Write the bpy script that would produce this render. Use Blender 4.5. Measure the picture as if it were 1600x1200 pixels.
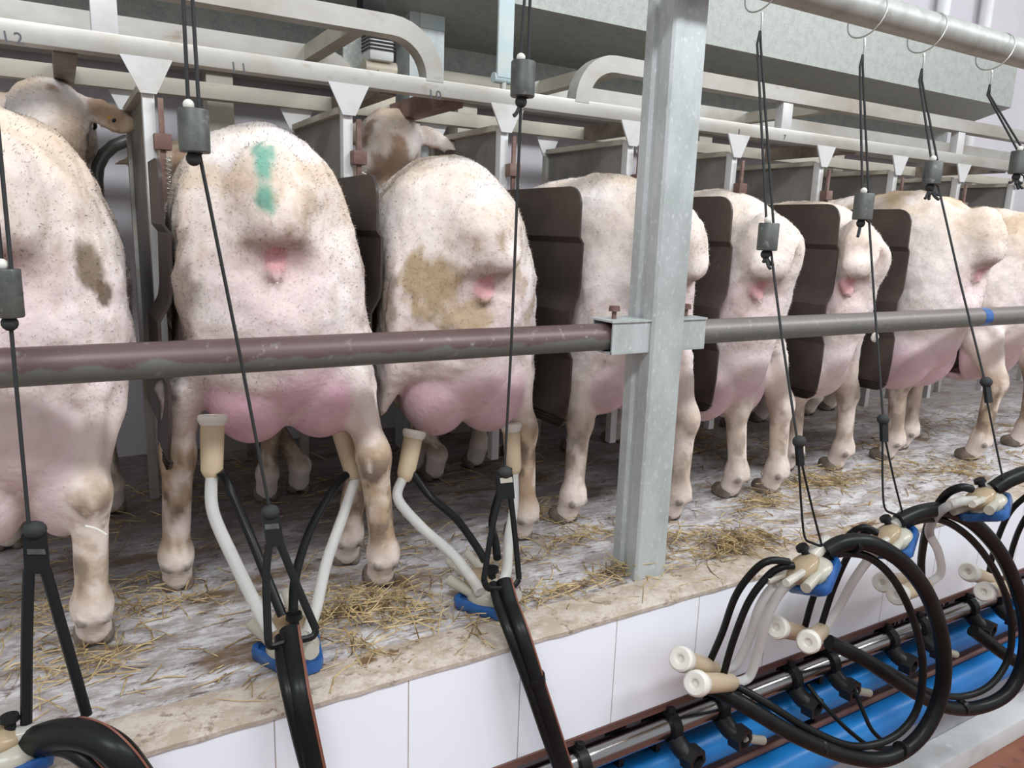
import bpy, bmesh, math, random
import numpy as np
from mathutils import Vector, Matrix
random.seed(7)
for o in list(bpy.data.objects): bpy.data.objects.remove(o)
S = bpy.context.scene
COL = S.collection
# ------------------------------------------------------------------ camera
YAW, PITCH, ROLL, FPX = 0.538855, -0.199979, 0.033387, 1179.45
CZ = 0.60
def _basis():
    f = Vector((math.sin(YAW)*math.cos(PITCH), math.cos(YAW)*math.cos(PITCH), math.sin(PITCH)))
    r = Vector((math.cos(YAW), -math.sin(YAW), 0)); u = r.cross(f)
    return math.cos(ROLL)*r+math.sin(ROLL)*u, math.cos(ROLL)*u-math.sin(ROLL)*r, f
RR, UU, FF = _basis()
cam = bpy.data.objects.new('camera', bpy.data.cameras.new('camera')); COL.objects.link(cam)
cam.data.sensor_width = 36; cam.data.lens = FPX/1600*36; cam.data.clip_start = .02
M3 = Matrix((RR, UU, -FF)).transposed()
cam.matrix_world = Matrix.Translation((0, 0, CZ)) @ M3.to_4x4()
S.camera = cam
# ------------------------------------------------------------------ world, lamps, exposure
S.view_settings.view_transform = 'Standard'; S.view_settings.look = 'None'
S.view_settings.gamma = 1; S.view_settings.use_curve_mapping = False
S.view_settings.exposure = 0.35
w = bpy.data.worlds.new('world'); S.world = w; w.use_nodes = True
bg = w.node_tree.nodes['Background']; bg.inputs[0].default_value = (.90, .95, 1, 1); bg.inputs[1].default_value = .60
def area(name, loc, target, sx, sy, power, col):
    l = bpy.data.lights.new(name, 'AREA'); l.shape = 'RECTANGLE'; l.size = sx; l.size_y = sy; l.energy = power; l.color = col
    o = bpy.data.objects.new(name, l); COL.objects.link(o); o.location = loc
    o.rotation_euler = (Vector(target)-Vector(loc)).to_track_quat('-Z', 'Y').to_euler()
    return o
area('tube_lamp', (-0.5, -.65, 2.30), (-.3, 1.0, .3), 1.5, .25, 34, (.93, .97, 1))
area('tube_lamp', (1.9, -.65, 2.30), (1.7, 1.0, .3), 1.5, .25, 34, (.93, .97, 1))
area('tube_lamp', (4.2, -.65, 2.30), (3.6, 1.0, .3), 1.5, .25, 34, (.93, .97, 1))

def ray(px, py): return FF*FPX + RR*(px-800) - UU*(py-600)
def at(px, py, Y):
    d = ray(px, py); t = Y/d.y; return Vector((d.x*t, Y, CZ+d.z*t))
def atz(px, py, Z):
    d = ray(px, py); t = (Z-CZ)/d.z; return Vector((d.x*t, d.y*t, Z))
# ------------------------------------------------------------------ materials
MATS = {}
def nodes_of(name):
    m = bpy.data.materials.new(name); m.use_nodes = True
    nt = m.node_tree; return m, nt, nt.nodes['Principled BSDF']
def N(nt, t, **kw):
    n = nt.nodes.new(t)
    for k, v in kw.items(): setattr(n, k, v)
    return n
def mat(name, c, rough=.5, metal=0., c2=None, scale=8., lo=.42, hi=.62, bump=0., bscale=None, trans=0., ior=1.45, stretch=(1, 1, 1), detail=5, c3=None, scale3=30., lo3=.6, hi3=.7, sss=0., alpha=1., coat=0.):
    m, nt, b = nodes_of(name); L = nt.links.new
    b.inputs['Roughness'].default_value = rough; b.inputs['Metallic'].default_value = metal
    b.inputs['Transmission Weight'].default_value = trans; b.inputs['IOR'].default_value = ior
    b.inputs['Coat Weight'].default_value = coat
    if sss: b.inputs['Subsurface Weight'].default_value = sss; b.inputs['Subsurface Radius'].default_value = (.01, .006, .004)
    b.inputs['Base Color'].default_value = (*c, 1)
    tc = N(nt, 'ShaderNodeTexCoord'); mp = N(nt, 'ShaderNodeMapping'); mp.inputs['Scale'].default_value = stretch
    g = N(nt, 'ShaderNodeNewGeometry'); L(g.outputs['Position'], mp.inputs[0])
    def noise(sc, d=detail):
        n = N(nt, 'ShaderNodeTexNoise'); n.inputs['Scale'].default_value = sc; n.inputs['Detail'].default_value = d; n.inputs['Roughness'].default_value = .62
        L(mp.outputs[0], n.inputs['Vector']); return n
    def mix(a, bcol, fac):
        x = N(nt, 'ShaderNodeMix', data_type='RGBA'); L(fac, x.inputs[0])
        if isinstance(a, tuple): x.inputs[6].default_value = (*a, 1)
        else: L(a, x.inputs[6])
        x.inputs[7].default_value = (*bcol, 1); return x.outputs[2]
    def ramp(src, lo, hi):
        r = N(nt, 'ShaderNodeMapRange'); L(src, r.inputs[0]); r.inputs[1].default_value = lo; r.inputs[2].default_value = hi; return r.outputs[0]
    cur = c
    if c2:
        cur = mix(cur, c2, ramp(noise(scale).outputs[0], lo, hi))
        if c3: cur = mix(cur, c3, ramp(noise(scale3).outputs[0], lo3, hi3))
        L(cur, b.inputs['Base Color'])
    if bump:
        bn = N(nt, 'ShaderNodeBump'); bn.inputs['Strength'].default_value = bump; bn.inputs['Distance'].default_value = .006
        L(noise(bscale or scale*3).outputs[0], bn.inputs['Height']); L(bn.outputs[0], b.inputs['Normal'])
    MATS[name] = m; return m
mat('galvanised', (.49, .525, .52), .5, .25, (.39, .42, .41), 14, c3=(.64, .67, .67), scale3=150, lo3=.56, hi3=.74, bump=.06, stretch=(1, 1, .5))
mat('pipe_galvanised', (.42, .43, .40), .5, .3, (.33, .34, .31), 16, c3=(.55, .55, .52), scale3=90, lo3=.62, hi3=.75)
mat('hopper_sheet', (.37, .385, .35), .5, .2, (.31, .325, .30), 40, c3=(.48, .49, .46), scale3=220, lo3=.52, hi3=.7)
mat('stall_steel', (.46, .445, .415), .40, .4, (.35, .315, .265), 7, .42, .66, c3=(.27, .20, .14), scale3=24, lo3=.62, hi3=.78, bump=.04, stretch=(.5, 1, 1))
mat('stall_white', (.60, .595, .59), .42, .2, (.50, .47, .43), 14, .5, .72, c3=(.35, .28, .22), scale3=60, lo3=.68, hi3=.78)
mat('trough_beige', (.46, .425, .35), .55, .1, (.38, .35, .29), 10, c3=(.30, .25, .19), scale3=30, lo3=.62, hi3=.8, stretch=(.3, 1, 1))
mat('dark_tube', (.15, .115, .09), .5, .3, (.27, .22, .18), 12)
mat('rust', (.16, .09, .075), .65, .3, (.25, .17, .14), 20)
mat('plate_brown', (.050, .037, .031), .40, .1, (.078, .060, .050), 7, stretch=(1, 1, 1), c3=(.13, .105, .085), scale3=18, lo3=.66, hi3=.8)
mat('panel_grey', (.20, .19, .18), .5, .3, (.27, .25, .235), 6, c3=(.15, .12, .10), scale3=20, lo3=.6, hi3=.75)
mat('hoop_dark', (.20, .21, .20), .4, .5, (.14, .14, .13), 20)
mat('weight_grey', (.105, .11, .10), .5, .3, (.06, .065, .06), 25, c3=(.22, .22, .20), scale3=70, lo3=.6, hi3=.72, bump=.1)
mat('cord_black', (.025, .027, .027), .75)
mat('cord_green', (.02, .16, .12), .7)
mat('rubber', (.006, .007, .007), .36, 0, (.011, .012, .012), 12, c3=(.4, .4, .38), scale3=150, lo3=.76, hi3=.80)
MATS['rubber'].node_tree.nodes['Principled BSDF'].inputs['Specular IOR Level'].default_value = .22
mat('rubber_brown', (.20, .075, .05), .5)
mat('black_plastic', (.009, .010, .011), .42)
MATS['black_plastic'].node_tree.nodes['Principled BSDF'].inputs['Specular IOR Level'].default_value = .3
mat('silicone', (.80, .79, .76), .28, 0, trans=.55, ior=1.15)
mat('silicone_cup', (.72, .58, .40), .3, 0, trans=.35, ior=1.2)
mat('cup_lip', (.83, .79, .72), .35, 0, trans=.2, ior=1.2)
mat('amber', (.68, .52, .34), .18, 0, trans=.55, ior=1.3)
mat('clear_plastic', (.85, .82, .74), .12, 0, trans=.6, ior=1.3)
mat('claw_grey', (.50, .47, .38), .3, 0, trans=.2)
mat('blue_rubber', (.018, .085, .27), .25, 0, (.03, .12, .34), 18)
mat('blue_pipe', (.015, .21, .56), .3, 0, (.012, .16, .46), 3)
mat('stainless', (.30, .29, .29), .20, 1.)
mat('wire', (.55, .55, .52), .35, .8)
mat('white_paint', (.78, .78, .78), .45, 0, (.68, .67, .66), 6)
mat('kerb_white', (.66, .66, .65), .6, 0, (.50, .49, .47), 5, c3=(.8, .8, .8), scale3=14)
mat('wall_lavender', (.60, .565, .60), .7, 0, (.55, .52, .55), 3)
mat('recess_wall', (.35, .345, .37), .7, 0, (.27, .26, .28), 6)
mat('trim_brown', (.10, .04, .035), .5, 0, (.16, .08, .06), 10, stretch=(.3, 1, 1))
mat('pit_floor', (.20, .065, .035), .5, 0, (.27, .11, .07), 4, c3=(.12, .05, .035), scale3=11)
mat('motor_grey', (.62, .62, .60), .45, .2)
mat('motor_beige', (.52, .46, .36), .45, .1)
mat('strap_blue', (.46, .58, .60), .55, 0, (.55, .60, .58), 12)
mat('ink', (.10, .10, .11), .7)
mat('tag_yellow', (.55, .33, .04), .4)
mat('eye', (.01, .008, .006), .1)
mat('hoof', (.14, .11, .085), .6, 0, (.25, .2, .16), 40)
mat('straw', (.40, .27, .115), .6, 0, (.58, .45, .24), 45, .42, .6, c3=(.17, .105, .045), scale3=28, lo3=.50, hi3=.60)
mat('dung', (.10, .06, .035), .6, 0, (.17, .11, .06), 40, bump=.6)
def kick_mat(name, red):
    m, nt, b = nodes_of(name); L = nt.links.new
    g = N(nt, 'ShaderNodeNewGeometry'); mp = N(nt, 'ShaderNodeMapping'); mp.inputs['Scale'].default_value = (1, 1, 1); L(g.outputs['Position'], mp.inputs[0])
    n1 = N(nt, 'ShaderNodeTexNoise'); n1.inputs['Scale'].default_value = 26; n1.inputs['Detail'].default_value = 6; L(mp.outputs[0], n1.inputs['Vector'])
    sp = N(nt, 'ShaderNodeSeparateXYZ'); L(g.outputs['Position'], sp.inputs[0])
    a = N(nt, 'ShaderNodeMath', operation='MULTIPLY_ADD'); L(n1.outputs[0], a.inputs[0]); a.inputs[1].default_value = .030; L(sp.outputs[2], a.inputs[2])
    r = N(nt, 'ShaderNodeMapRange'); L(a.outputs[0], r.inputs[0]); r.inputs[1].default_value = .4455; r.inputs[2].default_value = .4500
    x = N(nt, 'ShaderNodeMix', data_type='RGBA'); L(r.outputs[0], x.inputs[0]); x.inputs[6].default_value = (.15, .16, .145, 1); x.inputs[7].default_value = (*red, 1)
    n2 = N(nt, 'ShaderNodeTexNoise'); n2.inputs['Scale'].default_value = 70; n2.inputs['Detail'].default_value = 4; L(mp.outputs[0], n2.inputs['Vector'])
    r2 = N(nt, 'ShaderNodeMapRange'); L(n2.outputs[0], r2.inputs[0]); r2.inputs[1].default_value = .62; r2.inputs[2].default_value = .80
    y = N(nt, 'ShaderNodeMix', data_type='RGBA'); L(r2.outputs[0], y.inputs[0]); L(x.outputs[2], y.inputs[6]); y.inputs[7].default_value = (.28, .28, .255, 1)
    L(y.outputs[2], b.inputs['Base Color']); b.inputs['Roughness'].default_value = .45; b.inputs['Metallic'].default_value = .3
    MATS[name] = m
kick_mat('kick_rail', (.125, .080, .076)); kick_mat('kick_rail_grey', (.19, .168, .155))
def tile_mat():
    m, nt, b = nodes_of('pit_tile'); L = nt.links.new
    g = N(nt, 'ShaderNodeNewGeometry'); sp = N(nt, 'ShaderNodeSeparateXYZ'); L(g.outputs['Position'], sp.inputs[0])
    a = N(nt, 'ShaderNodeMath', operation='MULTIPLY_ADD'); L(sp.outputs[0], a.inputs[0]); a.inputs[1].default_value = 1/.1818; a.inputs[2].default_value = -.188/.1818+100
    fr = N(nt, 'ShaderNodeMath', operation='FRACT'); L(a.outputs[0], fr.inputs[0])
    lt = N(nt, 'ShaderNodeMath', operation='LESS_THAN'); L(fr.outputs[0], lt.inputs[0]); lt.inputs[1].default_value = .010
    n = N(nt, 'ShaderNodeTexNoise'); n.inputs['Scale'].default_value = 5; L(g.outputs['Position'], n.inputs['Vector'])
    mx = N(nt, 'ShaderNodeMix', data_type='RGBA'); L(n.outputs[0], mx.inputs[0]); mx.inputs[6].default_value = (.84, .87, .94, 1); mx.inputs[7].default_value = (.88, .905, .96, 1)
    x = N(nt, 'ShaderNodeMix', data_type='RGBA'); L(lt.outputs[0], x.inputs[0]); L(mx.outputs[2], x.inputs[6]); x.inputs[7].default_value = (.42, .38, .36, 1)
    L(x.outputs[2], b.inputs['Base Color']); b.inputs['Roughness'].default_value = .25
    MATS['pit_tile'] = m
tile_mat()
def concrete_mat(name, base, light, dark, stain, stlo, sthi, strength=.8, sc=(.55, 1.25, 1), k=1., bd=.008):
    m, nt, b = nodes_of(name); L = nt.links.new
    g = N(nt, 'ShaderNodeNewGeometry'); mp = N(nt, 'ShaderNodeMapping'); mp.inputs['Scale'].default_value = sc; mp.inputs['Rotation'].default_value = (0, 0, .25); L(g.outputs['Position'], mp.inputs[0])
    def noise(sc, d=8, r=.65, dist=0.):
        n = N(nt, 'ShaderNodeTexNoise'); n.inputs['Scale'].default_value = sc; n.inputs['Detail'].default_value = d; n.inputs['Roughness'].default_value = r; n.inputs['Distortion'].default_value = dist
        L(mp.outputs[0], n.inputs['Vector']); return n.outputs[0]
    def step(s, lo, hi):
        r = N(nt, 'ShaderNodeMapRange'); L(s, r.inputs[0]); r.inputs[1].default_value = lo; r.inputs[2].default_value = hi; return r.outputs[0]
    def mix(a, c, f):
        x = N(nt, 'ShaderNodeMix', data_type='RGBA'); L(f, x.inputs[0])
        if isinstance(a, tuple): x.inputs[6].default_value = (*a, 1)
        else: L(a, x.inputs[6])
        x.inputs[7].default_value = (*c, 1); return x.outputs[2]
    n1 = noise(20*k, 10, .80, .15)
    c = mix(base, light, step(n1, .45, .56))
    c = mix(c, dark, step(noise(33*k, 9, .78, .2), .55, .62))
    c = mix(c, stain, step(noise(6.5*k, 9, .70), stlo, sthi))
    if name == 'platform_floor':
        # trodden manure deeper in the stalls
        sp = N(nt, 'ShaderNodeSeparateXYZ'); L(g.outputs['Position'], sp.inputs[0])
        ad = N(nt, 'ShaderNodeMath', operation='MULTIPLY_ADD'); L(noise(4.5, 8, .7), ad.inputs[0]); ad.inputs[1].default_value = .9; L(sp.outputs[1], ad.inputs[2])
        ml = N(nt, 'ShaderNodeMath', operation='MULTIPLY'); L(step(ad.outputs[0], 1.72, 2.05), ml.inputs[0]); ml.inputs[1].default_value = .72
        c = mix(c, (.15, .11, .09), ml.outputs[0])
    L(c, b.inputs['Base Color']); b.inputs['Roughness'].default_value = .55
    bn = N(nt, 'ShaderNodeBump'); bn.inputs['Strength'].default_value = strength; bn.inputs['Distance'].default_value = bd
    L(n1, bn.inputs['Height']); L(bn.outputs[0], b.inputs['Normal']); MATS[name] = m
concrete_mat('platform_floor', (.46, .41, .395), (.80, .775, .785), (.17, .13, .12), (.24, .16, .10), .53, .62)
concrete_mat('edge_concrete', (.44, .36, .285), (.60, .52, .44), (.27, .20, .145), (.19, .11, .06), .60, .63, .7, (.8, 1, 1), 1.25, .005)
def wool_mat(name, spec=.1, bump=.5):
    m, nt, b = nodes_of(name); L = nt.links.new
    a = N(nt, 'ShaderNodeAttribute'); a.attribute_name = 'Col'
    tc = N(nt, 'ShaderNodeTexCoord')
    n = N(nt, 'ShaderNodeTexNoise'); n.inputs['Scale'].default_value = 38; n.inputs['Detail'].default_value = 7; n.inputs['Roughness'].default_value = .7; L(tc.outputs['Object'], n.inputs['Vector'])
    r = N(nt, 'ShaderNodeMapRange'); L(n.outputs[0], r.inputs[0]); r.inputs[1].default_value = .3; r.inputs[2].default_value = .7; r.inputs[3].default_value = .90; r.inputs[4].default_value = 1.06
    x = N(nt, 'ShaderNodeVectorMath', operation='SCALE'); L(a.outputs['Color'], x.inputs[0]); L(r.outputs[0], x.inputs['Scale'])
    L(x.outputs[0], b.inputs['Base Color']); b.inputs['Roughness'].default_value = .75; b.inputs['Specular IOR Level'].default_value = spec
    b.inputs['Subsurface Weight'].default_value = .12; b.inputs['Subsurface Radius'].default_value = (.012, .006, .004); b.inputs['Subsurface Scale'].default_value = .6
    n2 = N(nt, 'ShaderNodeTexNoise'); n2.inputs['Scale'].default_value = 95; n2.inputs['Detail'].default_value = 4; L(tc.outputs['Object'], n2.inputs['Vector'])
    bn = N(nt, 'ShaderNodeBump'); bn.inputs['Strength'].default_value = bump; bn.inputs['Distance'].default_value = .004; L(n2.outputs[0], bn.inputs['Height']); L(bn.outputs[0], b.inputs['Normal'])
    MATS[name] = m
wool_mat('sheep_skin', .15, .35)
def fibre_mat():
    m, nt, b = nodes_of('sheep_wool'); L = nt.links.new
    a = N(nt, 'ShaderNodeAttribute'); a.attribute_name = 'Col'
    na = N(nt, 'ShaderNodeAttribute'); na.attribute_name = 'skin_normal'; vt = N(nt, 'ShaderNodeVectorTransform'); vt.vector_type = 'NORMAL'; vt.convert_from = 'OBJECT'; vt.convert_to = 'WORLD'; L(na.outputs['Vector'], vt.inputs[0])
    d = N(nt, 'ShaderNodeBsdfDiffuse'); L(vt.outputs[0], d.inputs['Normal']); t = N(nt, 'ShaderNodeBsdfTranslucent'); x = N(nt, 'ShaderNodeMixShader'); x.inputs[0].default_value = .25
    L(a.outputs['Color'], d.inputs[0]); L(a.outputs['Color'], t.inputs[0]); L(d.outputs[0], x.inputs[1]); L(t.outputs[0], x.inputs[2])
    L(x.outputs[0], nt.nodes['Material Output'].inputs[0]); nt.nodes.remove(b); MATS['sheep_wool'] = m
fibre_mat()
# ------------------------------------------------------------------ mesh helpers
def frames(pts):
    n = len(pts); out = []; ref = None
    for i in range(n):
        t = (pts[min(i+1, n-1)]-pts[max(i-1, 0)])
        t = t.normalized() if t.length > 1e-9 else Vector((0, 0, 1))
        if ref is None:
            ref = Vector((0, 0, 1)) if abs(t.z) < .9 else Vector((1, 0, 0))
        a = (ref-t*ref.dot(t)); a = a.normalized() if a.length > 1e-6 else t.orthogonal().normalized(); ref = a
        out.append((a, t.cross(a)))
    return out
def spline(pts, n=8, closed=False):
    P = [Vector(p) for p in pts]; out = []; m = len(P)
    if m < 3 and not closed: return P
    for i in range(m if closed else m-1):
        if closed: p0, p1, p2, p3 = P[(i-1) % m], P[i], P[(i+1) % m], P[(i+2) % m]
        else: p0, p1, p2, p3 = P[max(i-1, 0)], P[i], P[i+1], P[min(i+2, m-1)]
        for k in range(n):
            t = k/n
            out.append(.5*((2*p1)+(p2-p0)*t+(2*p0-5*p1+4*p2-p3)*t*t+(3*p1-p0-3*p2+p3)*t**3))
    if not closed: out.append(P[-1])
    return out
class MB:
    def __init__(s): s.v = []; s.f = []
    def add(s, V, F):
        o = len(s.v); s.v += [tuple(v) for v in V]; s.f += [tuple(i+o for i in f) for f in F]; return s
    def box(s, c, d, R=None, bev=0.):
        c = Vector(c); bm = bmesh.new(); bmesh.ops.create_cube(bm, size=1)
        for v in bm.verts: v.co = Vector((v.co.x*d[0], v.co.y*d[1], v.co.z*d[2]))
        if bev: bmesh.ops.bevel(bm, geom=list(bm.edges), offset=bev, segments=2, affect='EDGES', profile=.6)
        bm.verts.ensure_lookup_table(); bm.verts.index_update()
        V = [(c+(R @ v.co if R else v.co)) for v in bm.verts]; F = [[v.index for v in f.verts] for f in bm.faces]; bm.free()
        return s.add(V, F)
    def box2(s, a, b, bev=0.):
        a = Vector(a); b = Vector(b); return s.box((a+b)/2, [abs(x) for x in (b-a)], None, bev)
    def tube(s, pts, r, n=10, caps=True, closed=False, square=False, sq=(1, 1)):
        P = [Vector(p) for p in pts]; R = r if isinstance(r, (list, tuple)) else [r]*len(P)
        fr = frames(P); V = []; F = []
        for p, (a, b), rr in zip(P, fr, R):
            if square:
                for x, y in ((-1, -1), (1, -1), (1, 1), (-1, 1)): V.append(p+a*x*rr*sq[0]+b*y*rr*sq[1])
            else:
                for k in range(n):
                    t = 2*math.pi*k/n; V.append(p+a*math.cos(t)*rr*sq[0]+b*math.sin(t)*rr*sq[1])
        n = 4 if square else n; m = len(P)
        for i in range(m if closed else m-1):
            j = (i+1) % m
            for k in range(n): F.append((i*n+k, i*n+(k+1) % n, j*n+(k+1) % n, j*n+k))
        if caps and not closed: F.append(tuple(range(n))[::-1]); F.append(tuple((m-1)*n+k for k in range(n)))
        return s.add(V, F)
    def lathe(s, a, b, prof, n=24, caps=True):
        a = Vector(a); b = Vector(b); t = (b-a).normalized(); L = (b-a).length; u = t.orthogonal().normalized(); w = t.cross(u)
        V = []; F = []
        for (h, r) in prof:
            for k in range(n):
                q = 2*math.pi*k/n; V.append(a+t*h*L+(u*math.cos(q)+w*math.sin(q))*r)
        m = len(prof)
        for i in range(m-1):
            for k in range(n): F.append((i*n+k, i*n+(k+1) % n, (i+1)*n+(k+1) % n, (i+1)*n+k))
        if caps: F.append(tuple(range(n))[::-1]); F.append(tuple((m-1)*n+k for k in range(n)))
        return s.add(V, F)
    def prism(s, poly, ext):
        n = len(poly); e = Vector(ext); V = [Vector(p) for p in poly]+[Vector(p)+e for p in poly]
        F = [tuple(range(n))[::-1], tuple(range(n, 2*n))]+[(i, (i+1) % n, n+(i+1) % n, n+i) for i in range(n)]
        return s.add(V, F)
    def blob(s, c, r, R=None, n=14, m=9, zmin=-1.):
        V = []; F = []; c = Vector(c)
        for i in range(m+1):
            ph = math.pi*i/m
            for k in range(n):
                q = 2*math.pi*k/n; p = Vector((r[0]*math.sin(ph)*math.cos(q), r[1]*math.sin(ph)*math.sin(q), r[2]*max(math.cos(ph), zmin)))
                V.append(c+(R @ p if R else p))
        for i in range(m):
            for k in range(n): F.append((i*n+k, (i+1)*n+k, (i+1)*n+(k+1) % n, i*n+(k+1) % n))
        return s.add(V, F)
    def build(s, name, mt, parent=None, ang=38, origin=None):
        me = bpy.data.meshes.new(name); V = s.v
        if parent is not None:
            o = Vector(parent.location); Ri = parent.rotation_euler.to_matrix().inverted()
            if parent.parent is not None: o = Vector((0, 0, 0)); q = parent; Ri = None
            # children are authored in world space; parents carry translation only
            base = world_origin(parent); V = [tuple(Vector(v)-base) for v in V]
        else:
            base = Vector(origin) if origin is not None else sum((Vector(v) for v in V), Vector())/len(V); V = [tuple(Vector(v)-base) for v in V]
        me.from_pydata(V, [], s.f); me.update()
        bm = bmesh.new(); bm.from_mesh(me); bmesh.ops.recalc_face_normals(bm, faces=bm.faces); bm.to_mesh(me); bm.free()
        me.polygons.foreach_set('use_smooth', [True]*len(me.polygons)); me.set_sharp_from_angle(angle=math.radians(ang))
        me.materials.append(MATS[mt]); ob = bpy.data.objects.new(name, me); COL.objects.link(ob)
        if parent is not None: ob.parent = parent
        else: ob.location = base
        return ob
def world_origin(o):
    v = Vector((0, 0, 0))
    while o is not None: v = v+Vector(o.location); o = o.parent
    return v
def tag(o, label, cat, group=None, kind=None):
    o['label'] = label; o['category'] = cat
    if group: o['group'] = group
    if kind: o['kind'] = kind
    return o
def thing(name, loc, label, cat, group=None):
    o = bpy.data.objects.new(name, None); o.empty_display_size = .05; COL.objects.link(o); o.location = loc
    return tag(o, label, cat, group)
def struct(mb, name, mt, label=None):
    o = mb.build(name, mt); o['kind'] = 'structure'
    if label: o['label'] = label
    return o
# ------------------------------------------------------------------ the setting
EDGE = .871; TB = -.200; PITZ = -.768; WALLY = 2.10; X0, X1 = -2.0, 7.0
struct(MB().box2((X0, .945, -.12), (X1, WALLY, 0)), 'floor', 'platform_floor')
def edge_strip():
    # cast concrete lip with a slightly wandering front edge
    V = []; F = []; n = 360; rnd = random.Random(3)
    for i in range(n+1):
        x = X0+(X1-X0)*i/n; j = rnd.uniform(-.0009, .0009)
        for (y, z) in ((.945, -.05), (.945, .001), (EDGE+.012, .002+rnd.uniform(-.0015, .0015)), (EDGE-.003+j, -.004), (EDGE-.003+j, -.010), (EDGE+.01, -.012), (EDGE+.01, -.05)): V.append((x, y, z))
    for i in range(n):
        for k in range(6): F.append((i*7+k, (i+1)*7+k, (i+1)*7+k+1, i*7+k+1))
    m = MB(); m.add(V, F); return m
struct(edge_strip(), 'trim_1', 'edge_concrete')
struct(MB().box2((X0, EDGE, TB), (X1, EDGE+.012, -.010)), 'wall_pit', 'pit_tile')
struct(MB().box2((X0, EDGE-.004, TB-.012), (X1, EDGE+.03, TB)), 'trim_2', 'trim_brown')
struct(MB().box2((X0, .96, PITZ), (X1, 1.00, -.12)), 'wall_recess', 'recess_wall')
struct(MB().box2((X0, .885, PITZ), (X1, .96, -.705), .006), 'trim_3', 'kerb_white')
struct(MB().box2((X0-4, -6, PITZ-.05), (X1+4, .96, PITZ)), 'pit_floor', 'pit_floor')
struct(MB().box2((X0, WALLY, -.1), (X1+2, WALLY+.1, 3.0)), 'wall_back', 'wall_lavender')
struct(MB().box2((X1+2, -1.6, -.8), (X1+2.1, WALLY+.1, 3.0)), 'wall_right', 'wall_lavender')
# ------------------------------------------------------------------ steel pillar
def pillar():
    x0, x1, y0, y1, z1 = .833, .9035, .946, 1.016, 1.75
    t = thing('steel_pillar', (.868, .98, 0), 'upright galvanised steel pillar standing on the concrete edge between the milking stalls', 'pillar')
    g = .006; ym = (y0+y1)/2
    poly = [(x0+.004, y0), (x1-.004, y0), (x1, y0+.004), (x1, y1-.004), (x1-.004, y1), (x0+.004, y1), (x0, y1-.004), (x0, ym+.012), (x0+g, ym+.008), (x0+g, ym-.004), (x0, ym-.008), (x0, y0+.004)]
    MB().prism([(x, y, 0) for x, y in poly], (0, 0, z1)).build('post', 'galvanised', t)
    m = MB()
    ym = .98; zc = .435
    # sleeves for the kick rail either side, open-ended channel with a lid and a wing screw
    for xa, xb, nm in ((x0-.078, x0, 'left'), (x1, x1+.055, 'right')):
        m = MB(); th = .003; h = .026; d = .027
        m.box2((xa, ym-d, zc-h), (xb, ym-d+th, zc+h)); m.box2((xa, ym+d-th, zc-h), (xb, ym+d, zc+h))
        m.box2((xa, ym-d, zc-h), (xb, ym+d, zc-h+th)); m.box2((xa-.004, ym-d-.003, zc+h), (xb, ym+d+.003, zc+h+.003))
        s = m.build('rail_sleeve', 'galvanised', t)
        xc = xa+.022 if nm == 'left' else xb-.024
        MB().lathe((xc, ym, zc+h+.003), (xc, ym, zc+h+.024), [(0, .004), (.6, .004), (.6, .0095), (1, .0085)], 12).build('screw', 'rust', s)
pillar()
def krail(xa, xb, label, mt):
    ym = .98; zc = .435
    o = MB().tube([(xa, ym, zc), (xb, ym, zc)], .0222, 24).build('kick_rail', mt); tag(o, label, 'rail')
    return o
krail(-1.6, .82, 'rusty round kick rail crossing behind the sheep from the left edge to the pillar', 'kick_rail')
kr = krail(.912, 6.5, 'grey round kick rail crossing behind the sheep from the pillar to the right edge', 'kick_rail_grey')
p = at(1546, 495, .96); MB().tube([(p.x-.016, .98, .435), (p.x+.016, .98, .435)], .0224, 24).build('paint_mark', 'blue_rubber', kr)
# overhead pipe
PY, PZ, PR = .905, .993, .0265
o = MB().tube([(-1.8, PY, PZ), (6.5, PY, PZ)], PR, 28).build('overhead_pipe', 'pipe_galvanised'); tag(o, 'galvanised overhead pipe carrying the wire rings at top right', 'pipe')
# ------------------------------------------------------------------ stall frame
RY, RZ, R2Y = 1.411, .862, 1.747
SP = .33; GX = [.1402+SP*k for k in range(-3, 15)]
frame = thing('stall_frame', (1.0, RY, RZ), 'pale steel stall frame of rails, arches and gusseted posts above the sheep', 'stall frame')
h = .0165
nr = MB().box2((-1.4, RY-h, RZ-.014), (5.2, RY+h, RZ+.017), .002).build('front_rail', 'stall_steel', frame)
MB().box2((-1.4, R2Y-h, RZ-.016), (5.2, R2Y+h, RZ+.016), .002).build('rear_rail', 'trough_beige', frame)
for i, x in enumerate(GX):
    for (yy, mt, nm) in ((RY, 'stall_white', 'gusset'), (R2Y, 'stall_white', 'gusset')):
        f = -h-.002 if yy == RY else 0
        MB().prism([(x-.038, yy+f, RZ-.012), (x+.038, yy+f, RZ-.012), (x+.012, yy+f, RZ-.066), (x-.012, yy+f, RZ-.066)], (0, .004, 0)).build(nm, mt, frame)
        zlow = .10 if yy == RY else .0
        MB().box2((x-.009, yy-.010, zlow), (x+.009, yy+.010, RZ-.055), .001).build('post', 'stall_white' if yy == RY else 'stall_steel', frame)
TX = .0175
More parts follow.
